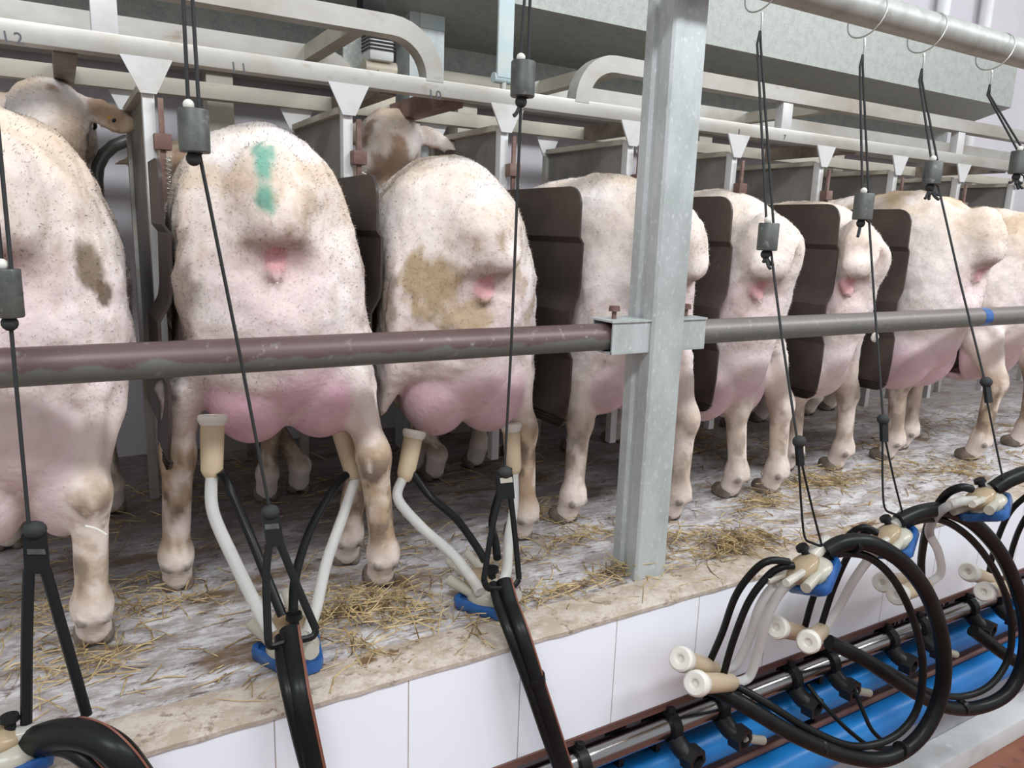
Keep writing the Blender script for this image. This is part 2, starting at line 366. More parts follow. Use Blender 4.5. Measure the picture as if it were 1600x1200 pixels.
def arch(xa, xb, Y, mt='stall_steel', left=True, right=True, zt=.962, rad=.085):
    pts = []
    if left:
        pts.append((xa, Y, RZ+.012))
        for k in range(9):
            a = math.pi-k/8*math.pi/2; pts.append((xa+rad+rad*math.cos(a), Y, zt-rad+rad*math.sin(a)))
    else: pts.append((xa, Y, zt))
    if right:
        for k in range(9):
            a = math.pi/2-k/8*math.pi/2; pts.append((xb-rad+rad*math.cos(a), Y, zt-rad+rad*math.sin(a)))
        pts.append((xb, Y, RZ+.012))
    else: pts.append((xb, Y, zt))
    MB().tube(pts, TX, square=True).build('arch_tube', mt, frame)
arch(-1.4, .640, RY, left=False); arch(.985, 3.9, RY, right=True)
arch(-1.4, .600, R2Y, left=False); arch(1.02, 3.9, R2Y, right=True)
for x in (.085, 1.63, 2.42, 3.2):
    MB().box2((x-.0185, RY-.014, RZ+.012), (x+.0185, RY+.010, .95), .001).build('arch_strut', 'stall_white', frame)
def bar(a, b, r, mt, nm): MB().tube([a, b], r, square=True).build(nm, mt, frame)
for x in (.03, .56, 1.25, 1.95, 2.75): bar((x, RY+.02, RZ), (x, R2Y-.016, RZ), .0165, 'dark_tube', 'cross_tube')
bar((.70, RY+.02, RZ-.004), (.70, R2Y-.016, RZ-.004), .019, 'rust', 'cross_tube')
for x in (.50, 1.10, 1.85): bar((x, RY+.02, .962), (x, R2Y-.016, .962), .015, 'trough_beige', 'cross_tube')
# handwritten stall numbers
def text(s, loc, size, mt, parent, rot=(math.pi/2, 0, 0), shear=0., name='number'):
    c = bpy.data.curves.new(name, 'FONT'); c.body = s; c.size = size; c.extrude = .0004; c.align_x = 'CENTER'; c.align_y = 'CENTER'; c.shear = shear
    c.space_character = 1.35
    t = bpy.data.objects.new('tmp', c); COL.objects.link(t); bpy.context.view_layer.update()
    me = bpy.data.meshes.new_from_object(t.evaluated_get(bpy.context.evaluated_depsgraph_get())); bpy.data.objects.remove(t)
    me.materials.clear(); me.materials.append(MATS[mt]); o = bpy.data.objects.new(name, me); COL.objects.link(o)
    o.parent = parent; o.location = Vector(loc)-world_origin(parent); o.rotation_euler = rot; return o
for px, py, s in ((20, 60, '12'), (374, 107, '11'), (680, 149, '10')):
    p = at(px, py, RY-h-.0006); text(s, p, .024, 'ink', nr, shear=-.1)
p = at(1226, 215, RY-h-.0006); text('7', p, .018, 'ink', nr); p = at(1155, 207, RY-h-.0006); MB().box(p, (.0025, .001, .016)).build('tick_mark', 'ink', nr)
# latch rods with bracket and spring on each post
for k in range(3, 11):
    x = GX[k]+.016; y = RY-.022
    t = thing('latch_rod', (x, y, .72), ['rusty latch rod with coil spring on the post right of the leftmost sheep', 'rusty latch rod on the post between the green marked sheep and its right neighbour', 'rusty latch rod on the post just left of the pillar', 'rusty latch rod on the post hidden behind the pillar', 'rusty latch rod on the first post right of the pillar', 'rusty latch rod on the second post right of the pillar', 'rusty latch rod on the third post right of the pillar', 'rusty latch rod on the fourth post right of the pillar'][k-3], 'latch', 'latch rods on the stall posts')
    MB().box2((x-.004, y-.003, .63), (x+.004, y+.003, .79)).build('rod', 'rust', t)
    MB().box2((x-.013, y-.010, .71), (x+.013, y+.012, .735), .002).build('bracket', 'rust', t)
    MB().tube([(x+.004*math.cos(a*.9)+.006, y-.010+.004*math.sin(a*.9), .70-.0011*a) for a in range(60)], .0011, 5).build('spring', 'wire', t)
# divider panels between the two rails
for k in range(2, 12):
    x = GX[k]
    if k == 3: nm = 'dark steel divider panel beside the leftmost sheep under the number eleven rail'
    t = thing('divider_panel', (x, 1.58, .22), ['grey steel divider panel out at the left edge', 'dark steel divider panel between the leftmost and the green marked sheep', 'grey steel divider panel between the green marked sheep and the dusty one beside it', 'grey steel divider panel under the rail left of the pillar', 'grey steel divider panel behind the pillar', 'grey steel divider panel first right of the pillar', 'grey steel divider panel second right of the pillar', 'grey steel divider panel third right of the pillar', 'grey steel divider panel fourth right of the pillar', 'grey steel divider panel fifth right of the pillar'][k-2], 'panel', 'divider panels between the stalls')
    zt = .802
    MB().box2((x-.002, RY+.012, .22), (x+.002, R2Y-.012, zt)).build('sheet', 'panel_grey', t)
    MB().box2((x-.014, RY+.012, zt-.002), (x+.006, R2Y-.012, zt+.010), .001).build('top_flange', 'trough_beige', t)
# neck hoops behind the stalls
for k in (3, 5, 7, 9):
    x = GX[k]+.02; pts = [(x-.085, R2Y+.06, .22), (x-.085, R2Y+.06, .62)]
    for a in range(11): q = math.pi-a/10*math.pi; pts.append((x+.085*math.cos(q), R2Y+.06, .675+.085*math.sin(q)))
    pts += [(x+.085, R2Y+.06, .62), (x+.085, R2Y+.06, .22)]
    o = MB().tube(pts, .0125, 12).build('neck_hoop', 'hoop_dark'); tag(o, {3: 'dark bent tube hoop behind the post between leftmost and green marked sheep', 5: 'dark bent tube hoop behind the posts left of the pillar', 7: 'dark bent tube hoop behind the posts right of the pillar', 9: 'dark bent tube hoop behind the far right posts'}[k], 'hoop', 'neck hoops')
# bent side plates
def side_plate(x, ynear, yfar, z0, z1, label):
    H = z1-z0
    prof = [(1.0, 0), (.80, .000), (.775, .008), (.60, .006), (.56, .003), (.50, -.012), (.34, -.013), (.30, -.004), (.04, -.006), (0, -.008)]
    ny = 6; V = []; F = []; th = .0022; rc = .035
    def ynr(zf):
        zz = min(zf, 1-zf)*H
        return ynear+(rc-math.sqrt(max(0, rc*rc-(rc-zz)**2)) if zz < rc else 0)
    P = []
    for i in range(len(prof)-1):
        a, b = prof[i], prof[i+1]; n = 6 if i in (0, len(prof)-2) else 2
        if i == len(prof)-2 or i == 0: n = 7
        for j in range(n): q = j/n; P.append((a[0]+(b[0]-a[0])*q, a[1]+(b[1]-a[1])*q))
    # denser rows near the rounded corners
    P += [prof[-1]]
    extra = [(1-e/H, 0) for e in (.002, .005, .009, .015, .022, .03)]+[(e/H, -.010) for e in (.002, .005, .009, .015, .022, .03)]
    P = sorted(P+extra, key=lambda q: -q[0])
    for s in (0, 1):
        for (zf, dx) in P:
            yn = ynr(zf)
            for j in range(ny): V.append((x+dx+(th if s else -th), yn+(yfar-yn)*j/(ny-1), z0+zf*H))
    m = len(P)
    for s in (0, 1):
        o = s*m*ny
        for i in range(m-1):
            for j in range(ny-1): F.append((o+i*ny+j, o+i*ny+j+1, o+(i+1)*ny+j+1, o+(i+1)*ny+j))
    o = m*ny
    for i in range(m-1):
        for j in (0, ny-1): F.append((i*ny+j, (i+1)*ny+j, o+(i+1)*ny+j, o+i*ny+j))
    for j in range(ny-1):
        for i in (0, m-1): F.append((i*ny+j, i*ny+j+1, o+i*ny+j+1, o+i*ny+j))
    mb = MB(); mb.add(V, F); ob = mb.build('side_plate', 'plate_brown', ang=20); tag(ob, label, 'plate', 'bent side plates between the sheep')
PLATES = []
for px, yn, lab in ((256, 1.14, 'dark bent side plate right of the leftmost sheep'), (590, 1.17, 'dark bent side plate between the green marked sheep and its right neighbour'), (906, 1.12, 'brown bent side plate just left of the pillar'),
                    (1141, 1.10, 'brown bent side plate seen edge on just right of the pillar'), (1309, 1.10, 'brown bent side plate with rounded corner second right of the pillar'), (1421, 1.10, 'brown bent side plate with rounded corner third right of the pillar'), (1533, 1.2, 'brown bent side plate behind the sheep at far right')):
    p = at(px, 370, yn); PLATES.append((p.x, yn)); side_plate(p.x, yn, 1.27 if px < 300 else 1.42, .238, .682, lab)
# ------------------------------------------------------------------ feed hopper, trough, column, motor
def hopper():
    t = thing('feed_hopper', (1.0, 1.9, 1.0), 'long galvanised feed hopper with a shaded sloping underside above the stalls', 'hopper')
    ya, za = 1.70, CZ+.3160*1.70; yb, zb = 1.99, CZ+.243*1.99; xe = at(1580, 168, ya).x; xs = -1.6
    xe2 = at(1483, 194, yb).x
    zt = CZ+.424*1.70; zc = CZ+.2115*1.99
    V = [(xs, ya, zt), (xe, ya, zt), (xe, ya, za), (xe2, yb, zb), (xe2, yb, zc), (xs, yb, zc), (xs, yb, zb), (xs, ya, za), (xs, WALLY-.005, zt), (xe, WALLY-.005, zt), (xe2, WALLY-.005, zc), (xs, WALLY-.005, zc)]
    m = MB(); m.add(V, [(0, 1, 2, 7), (7, 2, 3, 6), (6, 3, 4, 5), (1, 9, 10, 4, 3, 2), (5, 4, 10, 11), (0, 8, 9, 1), (0, 7, 6, 5, 11, 8), (8, 11, 10, 9)]); m.build('hopper_body', 'hopper_sheet', t, ang=15)
hopper()
def trough():
    t = thing('feed_trough', (1.0, 1.98, .9), 'beige ribbed feed trough running along the wall below the hopper', 'trough')
    MB().box2((-1.6, 1.95, .985), (3.6, 2.04, 1.016), .004).build('upper_rib', 'trough_beige', t)
    MB().box2((-1.6, 1.93, .945), (3.6, 2.04, .982), .004).build('lower_rib', 'trough_beige', t)
    for x in (.35, 1.0, 1.9, 2.6, 3.3): MB().box2((x-.03, 1.96, 0), (x+.03, 2.02, .95), .002).build('trough_leg', 'trough_beige', t)
trough()
def column():
    y0, y1 = 1.83, 1.92; a = at(640, 60, y0).x; b = at(695, 60, y0).x
    t = thing('steel_column', ((a+b)/2, 1.87, 0), 'galvanised column with a pale blue upper face behind the left arch', 'column')
    MB().box2((a, y0, 0), (b, y1, 1.9), .004).build('shaft', 'galvanised', t)
    z = at(665, 44, y0).z; MB().box2((a+.028, y0-.002, z), (b-.001, y0, 1.88)).build('blue_patch', 'strap_blue', t)
column()
def motor():
    y = 1.80; c = at(590, 78, y); x = c.x
    t = thing('feed_motor', (x, y, at(590, 120, y).z), 'small pale finned motor on a beige gearbox below the arch', 'motor')
    zt, zm, zb = at(590, 58, y).z, at(590, 98, y).z, at(592, 120, y).z
    MB().box2((x-.030, y-.03, zm), (x+.030, y+.03, zt), .006).build('motor_body', 'motor_grey', t)
    m = MB()
    for k in range(5): z = zm+.4*(zt-zm)+k*.14*(zt-zm); m.box2((x-.033, y-.034, z), (x+.033, y+.034, z+.003))
    m.build('cooling_fins', 'black_plastic', t)
    MB().tube([(x-.035, y, (zm+zb)/2), (x+.042, y, (zm+zb)/2)], .021, 16).build('gearbox', 'motor_beige', t)
    MB().box2((x-.02, R2Y-.01, RZ+.016), (x+.02, y+.012, zb+.004)).build('foot_bracket', 'motor_beige', t)
    a = at(566, 60, y+.03); b = at(572, 118, y+.03)
    MB().box2((a.x-.05, y+.02, b.z), (a.x+.012, y+.026, zt+.02)).build('mounting_plate', 'hopper_sheet', t)
motor()
def lever():
    y = 1.62; a = at(787, -60, y); b = at(788, 122, y); w = .5*(at(800, 60, y).x-at(776, 60, y).x)
    t = thing('pull_strap', (b.x, y, b.z), 'folded pale blue strap hanging above the rail left of the hanging counterweight', 'strap')
    MB().box2((b.x-w, y-.004, b.z), (b.x+w, y+.004, a.z), .002).build('band', 'strap_blue', t)
    MB().tube([(b.x-w-.004, y+.010, b.z), (b.x+w, y+.010, b.z)], .012, 12).build('rolled_end', 'strap_blue', t)
    c = at(790, 128, y); MB().tube([(c.x, y+.01, b.z-.004), (c.x, y+.01, b.z-.10)], .008, 10).build('pin', 'stall_steel', t)
lever()
o = MB().box(at(580, 2, 1.60), (.05, .04, .05), None, .004).build('junction_box', 'black_plastic'); tag(o, 'small dark box on top of the left arch at the top edge', 'box')
for px, py, lab in ((1395, 0, 'white vertical pipe on the back wall nearest the hanging rings'), (1475, 10, 'white vertical pipe on the back wall, middle of the three'), (1541, 25, 'white vertical pipe on the back wall nearest the right edge')):
    p = at(px, py, 2.06); o = MB().tube([(p.x, 2.06, 1.0), (p.x, 2.06, 2.6)], .026, 16).build('wall_pipe', 'white_paint'); tag(o, lab, 'pipe', 'white pipes on the back wall')
# ------------------------------------------------------------------ sheep by signed distance fields
def smin(a, b, k):
    hh = np.clip(.5+.5*(b-a)/k, 0, 1); return b+(a-b)*hh-k*hh*(1-hh)
class SDF:
    def __init__(s): s.p = []
    def ell(s, c, r, k=.03, rot=None, sub=False, tagn=None): s.p.append(('e', np.array(c, float), np.array(r, float), k, rot, sub, tagn)); return s
    def cone(s, a, b, ra, rb, k=.03, sub=False, tagn=None): s.p.append(('c', np.array(a, float), np.array(b, float), k, (ra, rb), sub, tagn)); return s
    def dist(s, q, P):
        if q[0] == 'e':
            d = P-q[1]
            if q[4] is not None: d = d @ q[4]
            k0 = np.sqrt(((d/q[2])**2).sum(-1)); k1 = np.sqrt(((d/q[2]**2)**2).sum(-1))+1e-9
            return k0*(k0-1)/k1
        a, b = q[1], q[2]; ra, rb = q[4]; ba = b-a; t = np.clip(((P-a) @ ba)/(ba @ ba), 0, 1)
        return np.sqrt(((P-a-t[..., None]*ba)**2).sum(-1))-(ra+(rb-ra)*t)
    def bbox(s, q):
        if q[0] == 'e':
            r = q[2].max() if q[4] is not None else q[2]; return q[1]-r, q[1]+r
        r = max(q[4]); return np.minimum(q[1], q[2])-r, np.maximum(q[1], q[2])+r
    def mesh(s, hstep, clip=None):
        lo = np.min([s.bbox(q)[0] for q in s.p if not q[5]], 0)-.02; hi = np.max([s.bbox(q)[1] for q in s.p if not q[5]], 0)+.02
        n = np.ceil((hi-lo)/hstep).astype(int)+1
        ax = [lo[i]+hstep*np.arange(n[i]) for i in range(3)]
        D = np.full(n, 1.0, np.float32)
        for q in s.p:
            a, b = s.bbox(q); mg = 2.2*q[3]+.012
            i0 = np.maximum(0, np.floor((a-mg-lo)/hstep).astype(int)); i1 = np.minimum(n, np.ceil((b+mg-lo)/hstep).astype(int)+1)
            sl = tuple(slice(i0[i], i1[i]) for i in range(3))
            P = np.stack(np.meshgrid(ax[0][sl[0]], ax[1][sl[1]], ax[2][sl[2]], indexing='ij'), -1)
            d = s.dist(q, P).astype(np.float32)
            D[sl] = -smin(-D[sl], d, q[3]) if q[5] else smin(D[sl], d, q[3])
        if clip is not None:
            # the flanks press flat against the side plates
            X, Y, Z = np.meshgrid(*ax, indexing='ij'); wx, wy = clip[0](X, Y)
            for (xp, yn, sg) in clip[1]:
                d = np.maximum(np.maximum(sg*(wx-xp)-.014, (yn-.012)-wy), np.abs(Z-(.35+clip[2]/2))-(.35-clip[2]/2))
                D = -smin(-D, d.astype(np.float32), .022)
        return surface_nets(D, lo, hstep)
def surface_nets(D, lo, hstep):
    nx, ny, nz = D.shape; ins = D < 0
    acc = np.zeros((nx-1, ny-1, nz-1, 3), np.float32); cnt = np.zeros((nx-1, ny-1, nz-1), np.int16)
    cor = [(i, j, k) for i in (0, 1) for j in (0, 1) for k in (0, 1)]
    def sub(A, c): return A[c[0]:nx-1+c[0], c[1]:ny-1+c[1], c[2]:nz-1+c[2]]
    for a in cor:
        for ax_ in range(3):
            if a[ax_]: continue
            b = list(a); b[ax_] = 1
            da, db = sub(D, a), sub(D, b); cr = (da < 0) != (db < 0)
            t = np.where(cr, da/np.where(cr, da-db, 1), 0)
            for d in range(3):
                acc[..., d] += np.where(cr, a[d]+(t if d == ax_ else 0), 0)
            cnt += cr
    act = cnt > 0; idx = np.full(act.shape, -1, np.int64); idx[act] = np.arange(act.sum())
    g = np.argwhere(act); V = lo+hstep*(g+acc[act]/cnt[act][:, None])
    F = []
    for d in range(3):
        e1, e2 = [(1, 2), (2, 0), (0, 1)][d]
        A = ins; s0 = [slice(None)]*3; s1 = [slice(None)]*3; s0[d] = slice(0, -1); s1[d] = slice(1, None)
        c0, c1 = A[tuple(s0)], A[tuple(s1)]; cr = np.argwhere(c0 != c1)
        cr = cr[(cr[:, e1] > 0) & (cr[:, e2] > 0) & (cr[:, e1] < A.shape[e1]-1) & (cr[:, e2] < A.shape[e2]-1)]
        def cid(o1, o2):
            q = cr.copy(); q[:, e1] += o1; q[:, e2] += o2; return idx[q[:, 0], q[:, 1], q[:, 2]]
        f = np.stack([cid(-1, -1), cid(0, -1), cid(0, 0), cid(-1, 0)], 1)
        fl = ~c0[cr[:, 0], cr[:, 1], cr[:, 2]]; f[fl] = f[fl][:, ::-1]; F.append(f)
    F = np.concatenate(F); F = F[(F >= 0).all(1)]
    return V, F
def sstep(x, a, b): t = np.clip((x-a)/(b-a), 0, 1); return t*t*(3-2*t)
def vnoise(P, sc, seed):
    # cheap smooth value noise
    Q = P*sc+seed*7.31; i = np.floor(Q).astype(np.int64); f = Q-i; f = f*f*(3-2*f); out = 0
    def hsh(a): n = a[:, 0]*374761393+a[:, 1]*668265263+a[:, 2]*2147483647+seed*1274126177; n = (n ^ (n >> 13))*1274126177; n = n ^ (n >> 16); return (n & 0xffff)/65535.
    for dx in (0, 1):
        for dy in (0, 1):
            for dz in (0, 1):
                wgt = (f[:, 0] if dx else 1-f[:, 0])*(f[:, 1] if dy else 1-f[:, 1])*(f[:, 2] if dz else 1-f[:, 2])
                out = out+wgt*hsh(i+np.array([dx, dy, dz]))
    return out
def fbm(P, sc, seed): return (vnoise(P, sc, seed)+.5*vnoise(P, sc*2.1, seed+1)+.25*vnoise(P, sc*4.3, seed+2))/1.75
def np_mesh(name, V, F, mt, cols=None):
    me = bpy.data.meshes.new(name); me.vertices.add(len(V)); me.vertices.foreach_set('co', V.astype(np.float32).ravel())
    k = F.shape[1]; me.loops.add(F.size); me.loops.foreach_set('vertex_index', F.astype(np.int32).ravel())
    me.polygons.add(len(F)); me.polygons.foreach_set('loop_start', np.arange(0, F.size, k, dtype=np.int32)); me.polygons.foreach_set('loop_total', np.full(len(F), k, np.int32))
    me.polygons.foreach_set('use_smooth', np.ones(len(F), bool)); me.update(calc_edges=True); me.validate()
    if cols is not None:
        a = me.color_attributes.new('Col', 'FLOAT_COLOR', 'POINT'); a.data.foreach_set('color', np.concatenate([cols, np.ones((len(cols), 1))], 1).astype(np.float32).ravel())
    me.materials.append(MATS[mt]); return me
def sheep(label, c, yr, yaw, H=.735, W=.158, hind=None, front=None, udder=(.335, .085, .095), tail=(0, 0), head=(0, .80, .60), look=.9, fuzz=26000, seed=1, dirt=.5, tan=.5, green=None, hockz=.235, legdirt=.7, trunkw=.172, pink=.6, smears=(), tag_ear=None, vx=0., clipz=.235, ux=0.):
    """hind/front: world floor points of left and right feet"""
    s = H/.735; ca, sa = math.cos(yaw), math.sin(yaw)
    def loc(p): dx, dy = p[0]-c, p[1]-yr; return np.array([dx*ca+dy*sa, -dx*sa+dy*ca, p[2] if len(p) > 2 else 0.])
    HL, HR = [loc(p) for p in hind]; FL, FR = [loc(p) for p in front]
    B = SDF()
    B.ell((0, .42, .480*s), (trunkw, .38, .185*s), .05)                     # barrel
    B.ell((0, .19, .545*s), (W*.97, .19, .178*s), .05)                       # rump
    B.ell((0, .30, .600*s), (.10, .34, .128*s), .05)                       # loin
    B.ell((0, .64, .52*s), (.145, .15, .19*s), .05)                     # shoulders
    B.ell((0, .115, .46*s), (W*.80, .105, .13*s), .05)
    feet = {}
    for sd, Ft in ((-1, HL), (1, HR)):
        hip = np.array([sd*(W-.090), .125, .50*s]); st = np.array([sd*(W-.040)*.72+Ft[0]*.28, .105+(Ft[1]-.06)*.45, .350*s])
        hk = np.array([Ft[0]*.72+sd*(W-.045)*.28, Ft[1]-.008, hockz*s]); ft = np.array([Ft[0], Ft[1]+.004, .072])
        B.cone(hip, hip+(st-hip)*.55, .082, .060, .04); B.cone(hip+(st-hip)*.4, st, .060, .034, .025)
        B.cone(st, hk+np.array([0, .010, .012]), .034, .022, .02); B.cone(hk+np.array([0, -.012, .022]), st+np.array([0, -.045, .03]), .012, .017, .016)
        B.ell(hk+np.array([0, -.004, .004]), (.0255, .031, .038), .014)
        B.cone(hk, ft, .0235, .0205, .016); B.ell(ft+np.array([0, 0, -.004]), (.0235, .026, .024), .012)
        B.cone(ft, (Ft[0], Ft[1]+.022, .026), .0225, .0235, .018)
        for e in (-1, 1): B.ell(ft+np.array([e*.0165, -.020, -.018]), (.0065, .008, .009), .006, tagn='dew')
        feet[sd] = ft
    for sd, Ft in ((-1, FL), (1, FR)):
        el = np.array([sd*.095, .62, .40*s]); kn = np.array([Ft[0]*.6+sd*.095*.4, Ft[1]+.004, .225*s]); ft = np.array([Ft[0], Ft[1], .072])
        B.cone((sd*.085, .64, .50*s), el, .085, .055, .04); B.cone(el, kn, .048, .029, .03); B.ell(kn, (.029, .031, .036), .018)
        B.cone(kn, ft, .021, .0185, .016); B.ell(ft, (.0235, .025, .024), .012); B.cone(ft, (Ft[0], Ft[1]+.022, .028), .022, .023, .010)
    # neck and head
    hd = np.array(head, float); nk = np.array([0, .70, .58*s])
    B.cone(nk, hd+np.array([0, -.03, -.02]), .105, .066, .05)
    lk = np.array([math.sin(look), math.cos(look), -.42]); lk /= np.linalg.norm(lk); mz = hd+lk*.165
    B.cone(hd, hd+lk*.09, .062, .052, .03); B.cone(hd+lk*.08, mz, .05, .033, .03)
    side = np.cross(lk, [0, 0, 1]); side /= np.linalg.norm(side)
    for e in (-1, 1):
        b0 = hd+side*e*.045+np.array([0, 0, .022]); b1 = b0+side*e*.105+np.array([0, -.01, -.040])
        x_ = (b1-b0)/np.linalg.norm(b1-b0); y_ = np.cross(x_, lk); y_ /= np.linalg.norm(y_); z_ = np.cross(x_, y_)
        B.ell((b0+b1)/2, (.068, .026, .0095), .012, rot=np.stack([x_, y_, z_], 1))
        B.ell(hd+lk*.06+side*e*.047+np.array([0, 0, .012]), (.016, .016, .012), .012)
    # udder
    uz, ur, uh = udder; us = []
    for sd in (-1, 1):
        us.append(len(B.p)); B.ell((ux+sd*ur*.50, .165, uz*s), (ur*.68, .105, uh), .018 if sd > 0 else .008)
    B.ell((ux*.7, .118, (uz+.075)*s), (ur*.92, .092, .125), .010); us.append(len(B.p)-1)
    # docked tail, anus fold and vulva
    tx, tz = tail
    B.ell((vx, -.034, (.505+tz)*s), (.056, .042, .056), .026, sub=True)
    for e in (-1, 1): B.ell((vx+tx+e*.055, -.030, (.580+tz)*s), (.017, .030, .034), .018, sub=True)
    B.ell((vx*.8+tx*.5, .004, (.612+tz)*s), (.045, .036, .062), .040); B.ell((vx+tx, -.016, (.572+tz)*s), (.037, .026, .025), .016)
    vx += tx*.4
    for e in (-1, 1): B.cone((vx+e*.009, .020, (.545+tz)*s), (vx+e*.006, .006, (.508+tz)*s), .012, .0085, .005)
    B.cone((vx, .014, (.515+tz)*s), (vx, -.004, (.495+tz)*s), .008, .005, .006); vul = np.array([vx, .006, (.522+tz)*s])
    mid = c-.30*math.sin(yaw)
    cl = [(xp, yn, 1 if xp < mid else -1) for xp, yn in PLATES if abs(xp-mid) < .35]
    V, F = B.mesh(.0078, (lambda X, Y: (c+X*ca-Y*sa, yr+X*sa+Y*ca), cl, clipz))
    n = len(V)
    # gentle fleece unevenness
    E0 = V[F]; fn = np.cross(E0[:, 2]-E0[:, 0], E0[:, 3]-E0[:, 1]); VN = np.zeros_like(V)
    for k in range(4): np.add.at(VN, F[:, k], fn)
    VN /= np.linalg.norm(VN, axis=1)[:, None]+1e-12
    z = V[:, 2]/s; ud = np.min([B.dist(B.p[i], V) for i in us], 0)
    um = 1-sstep(ud, -.004, .012); low = 1-sstep(z, .30, .37); headm = sstep(V[:, 1], .82, .88)*sstep(z, .5, .6)
    wool = np.clip(1-um-low-headm, 0, 1)
    V = V+VN*((fbm(V, 16, seed)-.5)*.018*wool)[:, None]+VN*((fbm(V, 60, seed+5)-.5)*.006*wool)[:, None]
    # colours of the fleece, bare skin and dirt
    cream = np.array([.84, .70, .585]); white = np.array([.87, .795, .76]); tanc = np.array([.60, .43, .26]); pinkc = np.array([.62, .30, .41]); pale = np.array([.80, .69, .68])
    C = np.tile(white, (n, 1))
    def mixin(col, m):
        nonlocal C
        m = np.clip(m, 0, 1)[:, None]; C = C*(1-m)+np.array(col)*m
    f1 = fbm(V, 7, seed+11); f2 = fbm(V, 22, seed+21); f3 = fbm(V*np.array([1, 1, .55]), 60, seed+31)
    mixin(cream, .12+.85*sstep(z, .50, .70)*sstep(f1, .22, .6)); mixin((.84, .715, .70), .45*(1-sstep(z, .50, .62))*sstep(f1, .35, .6))
    mixin((.72, .64, .615), .38*sstep(f2, .5, .72)*(1-um))
    mixin(tanc, tan*sstep(z, .57, .74)*sstep(f1*.6+f2*.4, .42, .66))
    mixin(tanc*.8, dirt*.75*sstep(f3*.6+f2*.4, .52, .66)*sstep(f1, .40, .6)*(1-um)*(1-low))
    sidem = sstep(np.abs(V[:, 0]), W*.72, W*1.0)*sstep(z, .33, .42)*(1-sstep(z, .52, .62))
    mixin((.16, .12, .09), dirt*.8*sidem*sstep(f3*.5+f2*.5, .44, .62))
    tl = np.linalg.norm((V-np.array([vx, -.01, (.545+tz)*s]))*np.array([1, .6, 1.1]), axis=1)
    mixin((.36, .25, .12), dirt*.7*(1-sstep(tl, .05, .12))*sstep(f3*.5+f2*.5, .47, .62)); mixin((.25, .20, .14), .6*(1-sstep(np.abs(V[:, 2]/s-(.538+tz)), .004, .016))*(1-sstep(np.abs(V[:, 0]-vx), .03, .06))*(V[:, 1] < .03))
    mixin((.80, .64, .62), (1-sstep(np.linalg.norm((V-vul)*np.array([.8, .5, .55]), axis=1), .03, .08))*.9*(1-sstep(V[:, 2], vul[2]+.0, vul[2]+.03)))
    mixin((.62, .30, .31), (1-sstep(np.linalg.norm((V-vul)*np.array([1, .6, .8]), axis=1), .012, .022))*.85)
    mixin(pale, um); up = um*(1-sstep(V[:, 2], (uz-.02)*s, (uz+.075)*s)); mixin(pinkc, up*pink*(.65+.6*f1))
    mixin((.62, .46, .34), um*.18*sstep(f2, .52, .7))
    mixin((.80, .68, .60), low*(1-um)*.8)
    mixin((.40, .28, .17), .92*low*(1-um)*legdirt*sstep(f3*.5+f2*.5, .32, .54)*sstep(z, .05, .11)*(1-sstep(z, .24, .31)))
    mixin((.17, .125, .10), low*(1-um)*legdirt*sstep(f3, .52, .63)*sstep(z, .06, .12)*(1-sstep(z, .22, .27))*.8)
    for q in B.p:
        if q[6] == 'dew': mixin((.20, .17, .15), .85*(1-sstep(B.dist(q, V), .0, .003)))
    hm = (1-sstep(np.linalg.norm(V-hd, axis=1), .12, .24))*sstep(z, .62, .70)*(V[:, 1] > .5); mixin((.62, .47, .34), .75*hm*sstep(f1, .30, .5)); mixin((.36, .22, .14), .8*hm*sstep(f2, .54, .66))
    for (gx, gz, rx, rz, cc, am) in smears:
        g = ((V[:, 0]-gx)/rx)**2+((V[:, 2]-gz)/rz)**2+(f2-.5)*1.8+(f3-.5)*1.8
        mixin(cc, am*(1-sstep(g, .4, 1.3))*(V[:, 1] < .35))
    if green:
        for (gx, gz, rx, rz) in green:
            g = ((V[:, 0]-gx)/rx)**2+((V[:, 2]-gz)/rz)**2+(f2-.5)*1.2+(f3-.5)*2.0
            mixin((.10, .36, .27), .85*(1-sstep(g, .5, 1.25))*(V[:, 1] < .45))
    C = np.clip(C, .01, .95)
    root = thing('sheep', (c, yr, 0), label, 'sheep', 'sheep in the milking stalls'); root.rotation_euler = (0, 0, yaw)
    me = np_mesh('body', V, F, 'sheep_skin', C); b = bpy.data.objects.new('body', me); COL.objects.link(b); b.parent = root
    # short fleece fibres
    rng = np.random.default_rng(seed); A = np.linalg.norm(np.cross(E0[:, 2]-E0[:, 0], E0[:, 3]-E0[:, 1]), axis=1)*.5
    wt = A*(wool[F].mean(1)*.95+.10*(low[F].mean(1)))*(V[F].mean(1)[:, 1] < .8); wt /= wt.sum()
    fi = rng.choice(len(F), fuzz, p=wt); uv = rng.random((fuzz, 2))
    q = V[F[fi]]; u_, v_ = uv[:, :1], uv[:, 1:]
    P0 = q[:, 0]*(1-u_)*(1-v_)+q[:, 1]*u_*(1-v_)+q[:, 2]*u_*v_+q[:, 3]*(1-u_)*v_
    nn = VN[F[fi]].mean(1); nn /= np.linalg.norm(nn, axis=1)[:, None]
    dr = nn*.6+np.array([0, -.1, -.35])+rng.normal(0, .42, (fuzz, 3)); dr -= nn*np.minimum((dr*nn).sum(1), 0)[:, None]; dr /= np.linalg.norm(dr, axis=1)[:, None]
    Ln = rng.uniform(.0025, .0060, (fuzz, 1)); sd_ = np.cross(dr, nn+rng.normal(0, .3, (fuzz, 3))); sd_ /= np.linalg.norm(sd_, axis=1)[:, None]+1e-9
    wv = .0006; FV = np.stack([P0+sd_*wv-nn*.001, P0-sd_*wv-nn*.001, P0+dr*Ln], 1).reshape(-1, 3)
